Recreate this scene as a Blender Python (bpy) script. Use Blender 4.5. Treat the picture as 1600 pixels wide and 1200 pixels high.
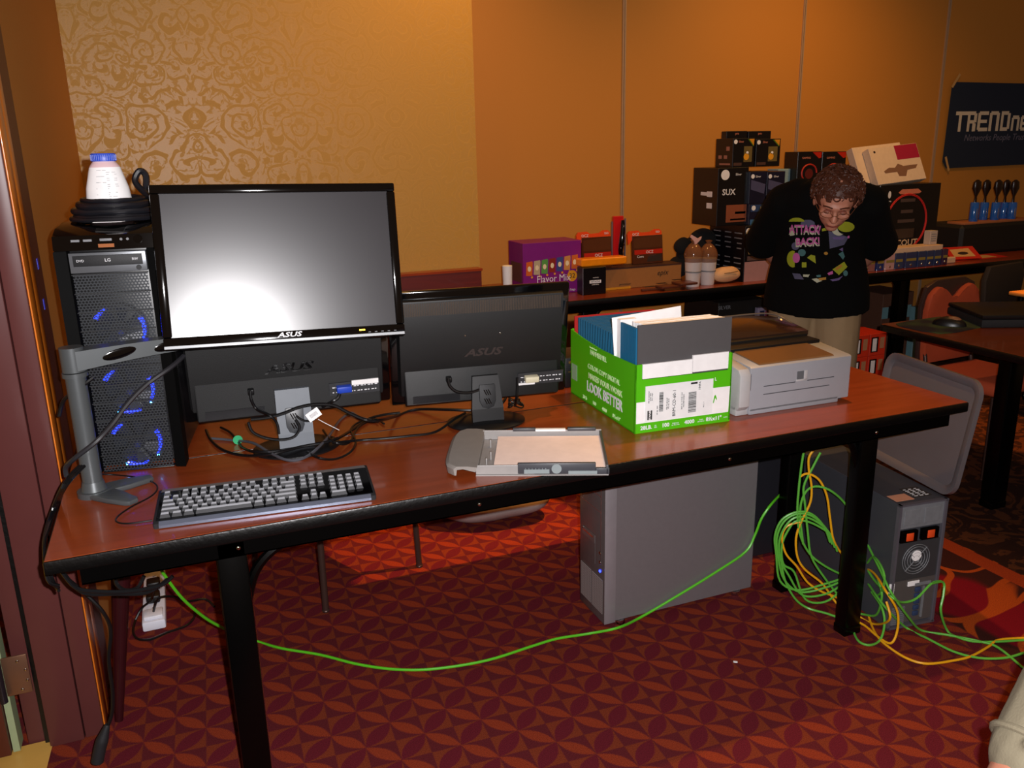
import bpy, bmesh, math, random
import numpy as np
from mathutils import Vector, Matrix, Euler
from mathutils.bvhtree import BVHTree
random.seed(7)
for o in list(bpy.data.objects): bpy.data.objects.remove(o)
SC = bpy.context.scene
COL = SC.collection
PI = math.pi

# ---------------------------------------------------------------- camera
CAM = Vector((0.305085, -1.709838, 1.496588)); YAW, PITCH, ROLL, FPX = 0.377966, 0.270752, -0.0222387, 1314.648
_f = Vector((math.sin(YAW)*math.cos(PITCH), math.cos(YAW)*math.cos(PITCH), -math.sin(PITCH)))
_r = Vector((math.cos(YAW), -math.sin(YAW), 0)); _u = _r.cross(_f)
_r, _u = _r*math.cos(ROLL)+_u*math.sin(ROLL), -_r*math.sin(ROLL)+_u*math.cos(ROLL)
cd = bpy.data.cameras.new('camera'); cam = bpy.data.objects.new('camera', cd); COL.objects.link(cam)
cam.matrix_world = Matrix(((_r.x, _u.x, -_f.x, CAM.x), (_r.y, _u.y, -_f.y, CAM.y), (_r.z, _u.z, -_f.z, CAM.z), (0, 0, 0, 1)))
cd.sensor_width = 36; cd.sensor_fit = 'HORIZONTAL'; cd.lens = 36*FPX/1600; cd.clip_start = .05
SC.camera = cam

def at(px, py, x=None, y=None, z=None, off=0):
    """the point of the room seen at a photo pixel on the plane x=, y= or z="""
    d = _f*FPX + _r*(px-800) - _u*(py-600)
    i, v = (0, x) if x is not None else ((1, y) if y is not None else (2, z))
    p = CAM + d*((v-CAM[i])/d[i])
    return p

# ---------------------------------------------------------------- world, lights, exposure
W = bpy.data.worlds.new('room_air'); SC.world = W; W.use_nodes = True
W.node_tree.nodes['Background'].inputs[0].default_value = (1.0, .50, .20, 1)
W.node_tree.nodes['Background'].inputs[1].default_value = 0.10
SC.view_settings.view_transform = 'Standard'; SC.view_settings.look = 'None'
SC.view_settings.gamma = 1; SC.view_settings.exposure = 0.0; SC.view_settings.use_curve_mapping = False

def lamp(name, typ, loc, target, energy, color, **k):
    d = bpy.data.lights.new(name, typ); o = bpy.data.objects.new(name, d); COL.objects.link(o)
    o.location = loc; d.energy = energy; d.color = color
    o.rotation_euler = (Vector(target)-Vector(loc)).to_track_quat('-Z', 'Y').to_euler()
    for a, b in k.items(): setattr(d, a, b)
    return o
# the camera's own flash, beside the lens
lamp('camera_flash', 'SPOT', CAM+_r*.045+_u*.03, CAM+_r*.045+_u*.03+_f, 260, (1, .97, .98), spot_size=math.radians(100), spot_blend=.55, shadow_soft_size=.008)
# ceiling downlights
WARM = (1.0, .51, .14)
lamp('ceiling_downlight', 'SPOT', (2.4, .87, 3.2), (1.28, 1.25, 0), 620, (1, .36, .07), spot_size=math.radians(17), spot_blend=.08, shadow_soft_size=.02)
lamp('ceiling_downlight', 'SPOT', (2.25, .62, 3.2), (1.9, .3, 0), 170, WARM, spot_size=math.radians(50), spot_blend=.9, shadow_soft_size=.03)
lamp('ceiling_downlight', 'SPOT', (1.9, 1.7, 3.2), (1.6, 2.7, 1.0), 85, WARM, spot_size=math.radians(110), spot_blend=1, shadow_soft_size=.08)
lamp('ceiling_downlight', 'SPOT', (4.0, 1.5, 3.2), (4.0, 2.7, .9), 115, WARM, spot_size=math.radians(110), spot_blend=1, shadow_soft_size=.08)
lamp('ceiling_downlight', 'SPOT', (.9, 1.6, 3.2), (.9, 2.2, .9), 14, WARM, spot_size=math.radians(110), spot_blend=1, shadow_soft_size=.08)
lamp('ceiling_downlight', 'SPOT', (3.0, -1.0, 3.2), (3.0, -.8, 0), 24, WARM, spot_size=math.radians(110), spot_blend=1, shadow_soft_size=.08)

_c = at(1585, 668, z=0)
lamp('ceiling_downlight', 'SPOT', (_c.x-.3, _c.y+.1, 3.2), _c, 420, (1, .36, .07), spot_size=math.radians(15), spot_blend=.1, shadow_soft_size=.02)
# ---------------------------------------------------------------- materials
def lin(h):
    h = h.lstrip('#'); c = [int(h[i:i+2], 16)/255 for i in (0, 2, 4)]
    return tuple((v/12.92 if v <= .04045 else ((v+.055)/1.055)**2.4) for v in c)+(1,)
_m = {}
def mat(name, col, rough=.5, metal=0, spec=.5, noise=None, bump=None, emit=None, alpha=None, trans=None, coat=None):
    if name in _m: return _m[name]
    m = bpy.data.materials.new(name); m.use_nodes = True; n = m.node_tree; b = n.nodes['Principled BSDF']
    c = lin(col) if isinstance(col, str) else tuple(col)+(1,)
    b.inputs['Base Color'].default_value = c; b.inputs['Roughness'].default_value = rough
    b.inputs['Metallic'].default_value = metal; b.inputs['Specular IOR Level'].default_value = spec
    tc = n.nodes.new('ShaderNodeTexCoord')
    ns = n.nodes.new('ShaderNodeTexNoise'); n.links.new(tc.outputs['Object'], ns.inputs['Vector'])
    sc, amt = noise or (35, .10); ns.inputs['Scale'].default_value = sc; ns.inputs['Detail'].default_value = 4
    mr = n.nodes.new('ShaderNodeMapRange'); mr.inputs['To Min'].default_value = 1-amt; mr.inputs['To Max'].default_value = 1+amt
    n.links.new(ns.outputs['Fac'], mr.inputs['Value'])
    mx = n.nodes.new('ShaderNodeMix'); mx.data_type = 'RGBA'; mx.blend_type = 'MULTIPLY'; mx.inputs['Factor'].default_value = 1
    mx.inputs['A'].default_value = c; n.links.new(mr.outputs['Result'], mx.inputs['B']); n.links.new(mx.outputs['Result'], b.inputs['Base Color'])
    if bump:
        n2 = n.nodes.new('ShaderNodeTexNoise'); n2.inputs['Scale'].default_value = bump[0]; n.links.new(tc.outputs['Object'], n2.inputs['Vector'])
        bp = n.nodes.new('ShaderNodeBump'); bp.inputs['Strength'].default_value = bump[1]; bp.inputs['Distance'].default_value = .002
        n.links.new(n2.outputs['Fac'], bp.inputs['Height']); n.links.new(bp.outputs['Normal'], b.inputs['Normal'])
    if emit: b.inputs['Emission Color'].default_value = lin(emit[0]); b.inputs['Emission Strength'].default_value = emit[1]
    if alpha is not None: b.inputs['Alpha'].default_value = alpha
    if trans is not None: b.inputs['Transmission Weight'].default_value = trans
    if coat: b.inputs['Coat Weight'].default_value = coat
    _m[name] = m
    return m
def nt(m): return m.node_tree, m.node_tree.nodes, m.node_tree.links
class NG:
    """small node helper: math expressions inside a material"""
    def __init__(s, name):
        s.m = bpy.data.materials.new(name); s.m.use_nodes = True; s.t = s.m.node_tree; s.b = s.t.nodes['Principled BSDF']
        s.tc = s.t.nodes.new('ShaderNodeTexCoord')
    def lk(s, a, b): s.t.links.new(a, b)
    def put(s, v, i):
        if isinstance(v, (int, float)): i.default_value = v
        elif isinstance(v, tuple): i.default_value = v
        else: s.lk(v, i)
    def mth(s, op, a, b=0, c=None):
        n = s.t.nodes.new('ShaderNodeMath'); n.operation = op; s.put(a, n.inputs[0]); s.put(b, n.inputs[1])
        if c is not None: s.put(c, n.inputs[2])
        return n.outputs[0]
    def xyz(s, v):
        n = s.t.nodes.new('ShaderNodeSeparateXYZ'); s.lk(v, n.inputs[0]); return n.outputs
    def comb(s, x, y, z=0):
        n = s.t.nodes.new('ShaderNodeCombineXYZ'); s.put(x, n.inputs[0]); s.put(y, n.inputs[1]); s.put(z, n.inputs[2]); return n.outputs[0]
    def noise(s, v, sc, det=3, dist=0, out='Fac'):
        n = s.t.nodes.new('ShaderNodeTexNoise'); s.lk(v, n.inputs['Vector']); n.inputs['Scale'].default_value = sc
        n.inputs['Detail'].default_value = det; n.inputs['Distortion'].default_value = dist; return n.outputs[out]
    def mix(s, f, a, b):
        n = s.t.nodes.new('ShaderNodeMix'); n.data_type = 'RGBA'; s.put(f, n.inputs['Factor']); s.put(a, n.inputs['A']); s.put(b, n.inputs['B']); return n.outputs['Result']
    def bump(s, h, st=.3, d=.002):
        n = s.t.nodes.new('ShaderNodeBump'); n.inputs['Strength'].default_value = st; n.inputs['Distance'].default_value = d
        s.lk(h, n.inputs['Height']); s.lk(n.outputs[0], s.b.inputs['Normal'])
    def ss(s, v, a, b):
        n = s.t.nodes.new('ShaderNodeMapRange'); n.interpolation_type = 'SMOOTHSTEP'; s.put(v, n.inputs['Value']); n.inputs['From Min'].default_value = a; n.inputs['From Max'].default_value = b
        return n.outputs['Result']

def carpet_mat():
    g = NG('carpet_star_weave'); X = g.xyz(g.tc.outputs['Object'])
    ang = math.radians(-47.5); ca, sa = math.cos(ang)/.1115, math.sin(ang)/.1115; ox, oy = .784, .325
    dx = g.mth('SUBTRACT', X[0], ox); dy = g.mth('SUBTRACT', X[1], oy)
    a = g.mth('ADD', g.mth('MULTIPLY', dx, ca), g.mth('MULTIPLY', dy, sa))
    b = g.mth('ADD', g.mth('MULTIPLY', dx, -sa), g.mth('MULTIPLY', dy, ca))
    fa = g.mth('FRACT', a); fb = g.mth('FRACT', b)
    p = g.mth('MINIMUM', fa, g.mth('SUBTRACT', 1, fa)); q = g.mth('MINIMUM', fb, g.mth('SUBTRACT', 1, fb))
    lens = lambda t, k=.66: g.mth('MULTIPLY', g.mth('MULTIPLY', t, g.mth('SUBTRACT', 1, t)), k)
    fz = g.mth('MULTIPLY', g.mth('SUBTRACT', g.noise(g.tc.outputs['Object'], 420, 2), .5), .10)
    lo = g.ss(g.mth('ADD', g.mth('SUBTRACT', lens(fa), q), fz), -.02, .03)
    ld = g.ss(g.mth('ADD', g.mth('SUBTRACT', lens(fb, .84), p), fz), -.01, .02)
    tri = g.ss(g.mth('ADD', g.mth('SUBTRACT', q, p), fz), -.02, .03)
    # thin seams between the shapes
    c = g.mix(tri, lin('#5e2024'), lin('#7b341e'))
    c = g.mix(ld, c, lin('#641c26')); c = g.mix(lo, c, lin('#8c361e'))
    # second carpet with large floral scrolls, beyond the diagonal band
    v = g.comb(X[0], X[1]); w = g.noise(v, 2.2, 1, .0, 'Color'); wx = g.xyz(w)
    vx = g.mth('ADD', X[0], g.mth('MULTIPLY', wx[0], .5)); vy = g.mth('ADD', X[1], g.mth('MULTIPLY', wx[1], .5))
    vo = g.t.nodes.new('ShaderNodeTexVoronoi'); vo.inputs['Scale'].default_value = 2.6; g.lk(g.comb(vx, vy), vo.inputs['Vector'])
    d = vo.outputs['Distance']; ring = g.mth('FRACT', g.mth('MULTIPLY', d, 3.3))
    s1 = g.ss(g.mth('ABSOLUTE', g.mth('SUBTRACT', ring, .5)), .12, .08)
    base = g.mix(g.ss(g.noise(v, 1.7, 1), .47, .5), lin('#7e0f1c'), lin('#3c1c16'))
    fl = g.mix(s1, base, lin('#b04a16'))
    # border line from (2.43,.04) to (2.58,-.18): n.(x) > 0 to the right
    e = g.mth('SUBTRACT', X[0], 2.49)
    c = g.mix(g.ss(e, -.005, .005), c, fl)
    band = g.mth('MULTIPLY', g.ss(e, .405, .41), g.ss(e, .485, .48))
    c = g.mix(band, c, lin('#a03c18'))
    far = g.ss(e, .485, .49); c = g.mix(far, c, g.mix(g.ss(g.noise(v, 9, 3, 2), .5, .56), lin('#2c1a12'), lin('#54301a')))
    fine = g.noise(g.tc.outputs['Object'], 380, 3); c = g.mix(g.mth('MULTIPLY', g.ss(fine, .3, .72), .5), c, lin('#26080c'))
    g.lk(c, g.b.inputs['Base Color']); g.b.inputs['Roughness'].default_value = .95; g.b.inputs['Specular IOR Level'].default_value = .08
    g.bump(fine, .5, .003)
    return g.m

def wall_mat(name, col, damask):
    g = NG(name); O = g.tc.outputs['Object']; X = g.xyz(O)
    fine = g.noise(O, 260, 3); c = g.mix(fine, tuple(x*.90 for x in lin(col)[:3])+(1,), tuple(min(1, x*1.1) for x in lin(col)[:3])+(1,))
    g.b.inputs['Roughness'].default_value = .62
    if damask:
        v = g.comb(X[0], X[2]); T = .95
        # mirror-symmetric repeats of scrolls and leaves
        mx = g.mth('ABSOLUTE', g.mth('SUBTRACT', g.mth('FRACT', g.mth('ADD', g.mth('DIVIDE', X[0], T), g.mth('MULTIPLY', g.mth('FLOOR', g.mth('DIVIDE', X[2], T)), .5))), .5)); mz = g.mth('FRACT', g.mth('DIVIDE', X[2], T))
        P = g.comb(mx, mz); W1 = g.xyz(g.noise(P, 5, 2, 0, 'Color'))
        Q = g.comb(g.mth('ADD', mx, g.mth('MULTIPLY', W1[0], .16)), g.mth('ADD', mz, g.mth('MULTIPLY', W1[1], .16)))
        vo = g.t.nodes.new('ShaderNodeTexVoronoi'); vo.inputs['Scale'].default_value = 7.5; g.lk(Q, vo.inputs['Vector'])
        d = vo.outputs['Distance']; pos = g.t.nodes.new('ShaderNodeVectorMath'); pos.operation = 'SUBTRACT'
        g.lk(Q, pos.inputs[0]); g.lk(vo.outputs['Position'], pos.inputs[1]); pp = g.xyz(pos.outputs[0])
        th = g.mth('ARCTAN2', pp[1], pp[0])
        sp = g.mth('FRACT', g.mth('ADD', g.mth('DIVIDE', th, 2*PI), g.mth('MULTIPLY', d, 3.2)))
        arm = g.ss(g.mth('ABSOLUTE', g.mth('SUBTRACT', sp, .5)), .17, .13)
        edge = g.mth('MULTIPLY', g.ss(g.mth('ABSOLUTE', g.mth('SUBTRACT', sp, .5)), .22, .19), g.ss(g.mth('ABSOLUTE', g.mth('SUBTRACT', sp, .5)), .13, .16))
        leaf = g.ss(g.noise(Q, 26, 2, 1.6), .54, .58)
        pat = g.mth('MAXIMUM', arm, g.mth('MULTIPLY', leaf, .8))
        dark = tuple(x*.76 for x in lin(col)[:3])+(1,); lt = tuple(min(1, x*1.18) for x in lin(col)[:3])+(1,)
        c = g.mix(g.mth('MULTIPLY', pat, .17), c, dark); c = g.mix(g.mth('MULTIPLY', edge, .40), c, lt)
        g.put(g.mth('ADD', .42, g.mth('MULTIPLY', pat, .25)), g.b.inputs['Roughness'])
    g.lk(c, g.b.inputs['Base Color']); g.bump(fine, .25, .001)
    return g.m

def wood_mat(name, c1, c2, sx=1.2, sy=14, rough=.3, coat=.15):
    g = NG(name); X = g.xyz(g.tc.outputs['Object'])
    v = g.comb(g.mth('MULTIPLY', X[0], sx), g.mth('MULTIPLY', X[1], sy), g.mth('MULTIPLY', X[2], sy))
    n = g.noise(v, 3.0, 6, .6); n2 = g.noise(v, 22, 2)
    c = g.mix(g.ss(n, .2, .8), lin(c1), lin(c2)); c = g.mix(g.mth('MULTIPLY', n2, .18), c, tuple(x*.6 for x in lin(c1)[:3])+(1,))
    g.lk(c, g.b.inputs['Base Color']); g.put(g.mth('ADD', rough-.04, g.mth('MULTIPLY', n2, .1)), g.b.inputs['Roughness'])
    g.b.inputs['Coat Weight'].default_value = coat
    return g.m

def mesh_grille_mat(name, base, hole, cell=.006):
    """hexagon-ish perforated steel, dark round holes through a grey sheet"""
    g = NG(name); X = g.xyz(g.tc.outputs['Object'])
    u = g.mth('DIVIDE', X[0], cell); w = g.mth('DIVIDE', X[2], cell*.866)
    row = g.mth('FLOOR', w); u2 = g.mth('ADD', u, g.mth('MULTIPLY', g.mth('MODULO', g.mth('ABSOLUTE', row), 2), .5))
    fx = g.mth('SUBTRACT', g.mth('FRACT', u2), .5); fz = g.mth('SUBTRACT', g.mth('FRACT', w), .5)
    d = g.mth('SQRT', g.mth('ADD', g.mth('MULTIPLY', fx, fx), g.mth('MULTIPLY', fz, fz)))
    k = g.ss(d, .42, .34)
    tr = g.t.nodes.new('ShaderNodeBsdfTransparent'); ms = g.t.nodes.new('ShaderNodeMixShader'); out = g.t.nodes['Material Output']
    g.b.inputs['Base Color'].default_value = lin(base); g.b.inputs['Metallic'].default_value = .6; g.b.inputs['Roughness'].default_value = .4
    g.lk(k, ms.inputs[0]); g.lk(g.b.outputs[0], ms.inputs[1]); g.lk(tr.outputs[0], ms.inputs[2]); g.lk(ms.outputs[0], out.inputs['Surface'])
    return g.m

# ---------------------------------------------------------------- mesh builder
class MB:
    def __init__(s): s.bm = bmesh.new(); s.mi = 0; s.mats = []
    def use(s, m):
        if m not in s.mats: s.mats.append(m)
        s.mi = s.mats.index(m); return s
    def _tag(s, geom):
        for f in geom: f.material_index = s.mi
    def faces(s, vs, fs, M=None):
        v = [s.bm.verts.new(M @ Vector(p) if M is not None else Vector(p)) for p in vs]; out = []
        for f in fs:
            try: out.append(s.bm.faces.new([v[i] for i in f]))
            except ValueError: pass
        s._tag(out); return out
    def box(s, a, b, bev=0, seg=2, M=None):
        x0, y0, z0 = a; x1, y1, z1 = b
        x0, x1 = min(x0, x1), max(x0, x1); y0, y1 = min(y0, y1), max(y0, y1); z0, z1 = min(z0, z1), max(z0, z1)
        vs = [(x0,y0,z0),(x1,y0,z0),(x1,y1,z0),(x0,y1,z0),(x0,y0,z1),(x1,y0,z1),(x1,y1,z1),(x0,y1,z1)]
        fs = [(0,3,2,1),(4,5,6,7),(0,1,5,4),(1,2,6,5),(2,3,7,6),(3,0,4,7)]
        f = s.faces(vs, fs, M)
        if bev > 0:
            bev = min(bev, .49*min(x1-x0, y1-y0, z1-z0))
            e = list({ed for fc in f for ed in fc.edges})
            r = bmesh.ops.bevel(s.bm, geom=e, offset=bev, segments=seg, profile=.5, affect='EDGES'); s._tag(r['faces'])
        return s
    def prism(s, poly, a, b, axis='z', M=None, bev=0):
        """extrude a 2D outline from a to b along an axis"""
        def P(u, v, w): return {'z': (u, v, w), 'y': (u, w, v), 'x': (w, u, v)}[axis]
        n = len(poly); vs = [P(u, v, a) for u, v in poly]+[P(u, v, b) for u, v in poly]
        fs = [tuple(range(n))[::-1], tuple(range(n, 2*n))]+[(i, (i+1) % n, n+(i+1) % n, n+i) for i in range(n)]
        f = s.faces(vs, fs, M)
        if bev > 0:
            e = [ed for ed in {ed for fc in f[:2] for ed in fc.edges}]
            r = bmesh.ops.bevel(s.bm, geom=e, offset=bev, segments=2, profile=.5, affect='EDGES'); s._tag(r['faces'])
        return s
    def cyl(s, p0, p1, r0, r1=None, n=20, cap=True):
        p0, p1 = Vector(p0), Vector(p1); r1 = r0 if r1 is None else r1
        d = (p1-p0).normalized(); t = Vector((0, 0, 1)) if abs(d.z) < .9 else Vector((1, 0, 0)); a = d.cross(t).normalized(); b = d.cross(a)
        vs = []
        for p, r in ((p0, r0), (p1, r1)): vs += [p+(a*math.cos(2*PI*i/n)+b*math.sin(2*PI*i/n))*r for i in range(n)]
        fs = [(i, (i+1) % n, n+(i+1) % n, n+i) for i in range(n)]
        if cap: fs += [tuple(range(n))[::-1], tuple(range(n, 2*n))]
        s.faces(vs, fs); return s
    def lathe(s, prof, c=(0, 0, 0), n=28, ax=(0, 0, 1), sx=1, sy=1):
        c = Vector(c); M = Matrix.Translation(c) @ Vector((0, 0, 1)).rotation_difference(Vector(ax)).to_matrix().to_4x4()
        vs = []
        for r, z in prof: vs += [(r*math.cos(2*PI*i/n)*sx, r*math.sin(2*PI*i/n)*sy, z) for i in range(n)]
        fs = [(k*n+i, k*n+(i+1) % n, (k+1)*n+(i+1) % n, (k+1)*n+i) for k in range(len(prof)-1) for i in range(n)]
        fs += [tuple(range(n))[::-1], tuple(range((len(prof)-1)*n, len(prof)*n))]
        s.faces(vs, fs, M); return s
    def tube(s, pts, r, n=8, smooth=4, closed=False):
        P = spline(pts, smooth, closed); m = len(P); rs = r if callable(r) else (lambda t: r)
        vs = []; up = Vector((0, 0, 1)); prev = None
        for i, p in enumerate(P):
            d = (P[(i+1) % m] if (i < m-1 or closed) else p)-(P[i-1] if (i > 0 or closed) else p)
            if d.length < 1e-9: d = Vector((0, 0, 1))
            d.normalize()
            a = (prev-d*prev.dot(d)) if prev is not None else (up.cross(d) if abs(d.z) < .95 else Vector((1, 0, 0)).cross(d))
            if a.length < 1e-6: a = Vector((1, 0, 0)).cross(d)
            a.normalize(); prev = a; b = d.cross(a); rr = rs(i/(m-1))
            vs += [p+(a*math.cos(2*PI*k/n)+b*math.sin(2*PI*k/n))*rr for k in range(n)]
        fs = [(i*n+k, i*n+(k+1) % n, (i+1)*n+(k+1) % n, (i+1)*n+k) for i in range(m-1) for k in range(n)]
        if closed: fs += [((m-1)*n+k, (m-1)*n+(k+1) % n, (k+1) % n, k) for k in range(n)]
        else: fs += [tuple(range(n))[::-1], tuple(range((m-1)*n, m*n))]
        s.faces(vs, fs); return s
    def ellip(s, c, r, n=20, m=12, M=None):
        vs = [(c[0], c[1], c[2]-r[2])]
        for j in range(1, m):
            t = -PI/2+PI*j/m
            vs += [(c[0]+r[0]*math.cos(t)*math.cos(2*PI*i/n), c[1]+r[1]*math.cos(t)*math.sin(2*PI*i/n), c[2]+r[2]*math.sin(t)) for i in range(n)]
        vs.append((c[0], c[1], c[2]+r[2])); L = len(vs)-1
        fs = [(0, 1+(i+1) % n, 1+i) for i in range(n)]+[(L, 1+(m-2)*n+i, 1+(m-2)*n+(i+1) % n) for i in range(n)]
        fs += [(1+j*n+i, 1+j*n+(i+1) % n, 1+(j+1)*n+(i+1) % n, 1+(j+1)*n+i) for j in range(m-2) for i in range(n)]
        s.faces(vs, fs, M); return s
    def loft(s, rings):
        n = len(rings[0]); vs = [p for r in rings for p in r]
        fs = [(j*n+i, j*n+(i+1) % n, (j+1)*n+(i+1) % n, (j+1)*n+i) for j in range(len(rings)-1) for i in range(n)]
        fs += [tuple(range(n))[::-1], tuple(range((len(rings)-1)*n, len(rings)*n))]
        s.faces(vs, fs); return s
    def build(s, name, m=None, parent=None, smooth=True, label=None, sub=0, disp=None, noise_seed=0):
        if disp:
            for v in s.bm.verts:
                q = v.co*disp[0]+Vector((noise_seed*7.1,)*3)
                from mathutils import noise as N
                v.co += N.noise_vector(q)*disp[1]
        bmesh.ops.recalc_face_normals(s.bm, faces=s.bm.faces)
        me = bpy.data.meshes.new(name); s.bm.to_mesh(me); s.bm.free()
        for mm in (s.mats or [m]): me.materials.append(mm)
        if smooth:
            for p in me.polygons: p.use_smooth = True
            try: me.set_sharp_from_angle(angle=math.radians(38))
            except Exception: pass
        o = bpy.data.objects.new(name, me); COL.objects.link(o)
        if parent is not None: o.parent = parent
        if label: o['label'] = label
        if sub:
            md = o.modifiers.new('s', 'SUBSURF'); md.levels = sub; md.render_levels = sub
        return o

def spline(pts, sm=4, closed=False):
    P = [Vector(p) for p in pts]
    if sm <= 1 or len(P) < 3: return P
    out = []; n = len(P); rng = range(n if closed else n-1)
    for i in rng:
        a = P[(i-1) % n] if (i > 0 or closed) else P[0]; b = P[i]; c = P[(i+1) % n]; d = P[(i+2) % n] if (i < n-2 or closed) else P[-1]
        for k in range(sm):
            t = k/sm; out.append(.5*((2*b)+(c-a)*t+(2*a-5*b+4*c-d)*t*t+(3*b-a-3*c+d)*t**3))
    if not closed: out.append(P[-1])
    return out

def thing(name, label, cat, loc=(0, 0, 0), rot=(0, 0, 0), group=None):
    o = bpy.data.objects.new(name, None); COL.objects.link(o); o.location = loc; o.rotation_euler = rot
    o.empty_display_size = .05
    o['label'] = label; o['category'] = cat
    if group: o['group'] = group
    return o
def tag(o, label, cat, group=None):
    o['label'] = label; o['category'] = cat
    if group: o['group'] = group
    return o
def struct(o): o['kind'] = 'structure'; return o
def copy_tree(o, parent=None):
    c = o.copy(); COL.objects.link(c)
    if parent is not None: c.parent = parent
    for ch in list(o.children): copy_tree(ch, c)
    return c

def text(s, size, M, m, parent, name='lettering', align='CENTER', squash=1, depth=.0004, bold=0, shear=0):
    """lettering lying in the local XY plane of M (x = reading direction, y = up)"""
    cu = bpy.data.curves.new(name, 'FONT'); cu.body = s; cu.size = size; cu.align_x = align; cu.align_y = 'CENTER'
    cu.extrude = depth; cu.resolution_u = 2; cu.offset = bold; cu.shear = shear
    t = bpy.data.objects.new(name, cu); COL.objects.link(t); bpy.context.view_layer.update()
    me = bpy.data.meshes.new_from_object(t.evaluated_get(bpy.context.evaluated_depsgraph_get()))
    bpy.data.objects.remove(t)
    me.transform(M @ Matrix.Diagonal((squash, 1, 1, 1)))
    me.materials.clear(); me.materials.append(m)
    o = bpy.data.objects.new(name, me); COL.objects.link(o)
    if parent is not None: o.parent = parent
    return o
def fr(o, x, y):
    """frame matrix: origin, reading direction x, up direction y"""
    x = Vector(x).normalized(); y = Vector(y); y = (y-x*y.dot(x)).normalized(); z = x.cross(y)
    return Matrix(((x.x, y.x, z.x, o[0]), (x.y, y.y, z.y, o[1]), (x.z, y.z, z.z, o[2]), (0, 0, 0, 1)))
def FRONT(x, y, z): return fr((x, y, z), (1, 0, 0), (0, 0, 1))      # faces -y
def BACKW(x, y, z): return fr((x, y, z), (-1, 0, 0), (0, 0, 1))     # faces +y
def LEFT(x, y, z): return fr((x, y, z), (0, -1, 0), (0, 0, 1))      # faces -x

M_black = mat('black_plastic', '#0d0d0f', .38); M_matblack = mat('matt_black_plastic', '#16171a', .6, bump=(600, .2))
M_gloss = mat('gloss_black', '#050506', .08, coat=.5); M_steelblk = mat('black_enamel_steel', '#020202', .28, spec=.2)
M_white = mat('white_card', '#e8e6e6', .6); M_ink = mat('black_print', '#101010', .7); M_greyp = mat('grey_plastic', '#83868c', .45)
M_silver = mat('brushed_aluminium', '#8c878a', .42, .55, noise=(60, .06)); M_chrome = mat('chrome', '#d8d8d8', .12, 1)
M_rubber = mat('black_rubber', '#040404', .36, spec=.5, noise=(25, .3), bump=(90, .4)); M_cable = mat('black_cable', '#0c0c0e', .35)
M_cherry = wood_mat('cherry_laminate', '#7c3311', '#8e3d1a', rough=.30)
M_wprint = mat('white_print', '#dcdce0', .6); M_gprint = mat('grey_print', '#77787c', .6)
# ================================================================ THE SETTING
m = MB(); m.faces([(-.9,-2.6,0),(7.5,-2.6,0),(7.5,3.4,0),(-.9,3.4,0)], [(0,1,2,3)]); m.faces([(-.9,-2.6,-.05),(7.5,-2.6,-.05),(7.5,3.4,-.05),(-.9,3.4,-.05)], [(3,2,1,0)])
struct(m.build('floor', carpet_mat(), smooth=False))
# cream tile beyond the doorway, slightly above the carpet edge
m = MB(); a = at(85, 1156, z=0); b = at(74, 1200, z=0)
d = (b-a).normalized(); b2 = b+d*.5; M_tile = mat('cream_floor_tile', '#c79a4a', .35, noise=(8, .15))
m.faces([(a.x,a.y,.004),(b2.x,b2.y,.004),(b2.x-1.2,b2.y,.004),(a.x-1.2,a.y,.004)], [(3,2,1,0)])
m.faces([(a.x-.004,a.y,-.02),(a.x-1.2,a.y,-.02),(a.x-1.2,a.y,.004),(a.x-.004,a.y,.004)], [(0,1,2,3)])
o = struct(m.build('floor_doorway', M_tile, smooth=False))
m = MB()
m.box((a.x-.22, a.y-.34, .004), (a.x-.217, a.y, .0045)); struct(m.build('floor_tile_joint', mat('tile_grout', '#7a5a2c', .8), o, smooth=False))

M_or = wall_mat('orange_vinyl_wall', '#bb7e32', False); M_cream = wall_mat('gold_damask_wallpaper', '#bd8f3e', True)
YP = 2.62; XR = at(743, 200, y=YP).x
m = MB(); m.box((-.03, YP, 0), (XR, YP+.5, 3.3)); struct(m.build('wall_back', M_cream, smooth=False))
m = MB(); m.box((XR-.3, 3.0, 0), (7.5, 3.1, 3.3)); struct(m.build('wall_right', M_or, smooth=False))
M_seam = mat('pale_metal_seam', '#b59a80', .4, .3)
for i, px in enumerate((973, 1245, 1463)):
    x = at(px, 200, y=3.0).x; m = MB(); m.box((x-.011, 2.992, 0), (x-.002, 3.0, 3.3)); m.box((x+.002, 2.992, 0), (x+.011, 3.0, 3.3)); struct(m.build('trim_%d' % (i+1), M_seam, smooth=False))
m = MB(); m.box((-.13, .84, 0), (-.03, YP, 3.3)); struct(m.build('wall_left', M_or, smooth=False))
M_mar = mat('maroon_paint', '#4a1a1c', .5); M_purp = mat('mauve_brown_enamel', '#552c2a', .38, spec=.35, noise=(14, .06)); M_ost = wood_mat('lit_orange_edge', '#c8681c', '#e07c24', 14, 2, .3)
m = MB(); m.box((-.13, .66, 0), (-.022, .84, 3.3)); struct(m.build('trim_4', M_mar, smooth=False))
m = MB(); m.box((-.13, .601, 0), (-.016, .66, 3.3), .002); m.box((-.0195, .522, 0), (-.016, .6, 3.3), .001); struct(m.build('trim_5', M_ost))  # bright orange paints in the room light on the frame's side face
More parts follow.
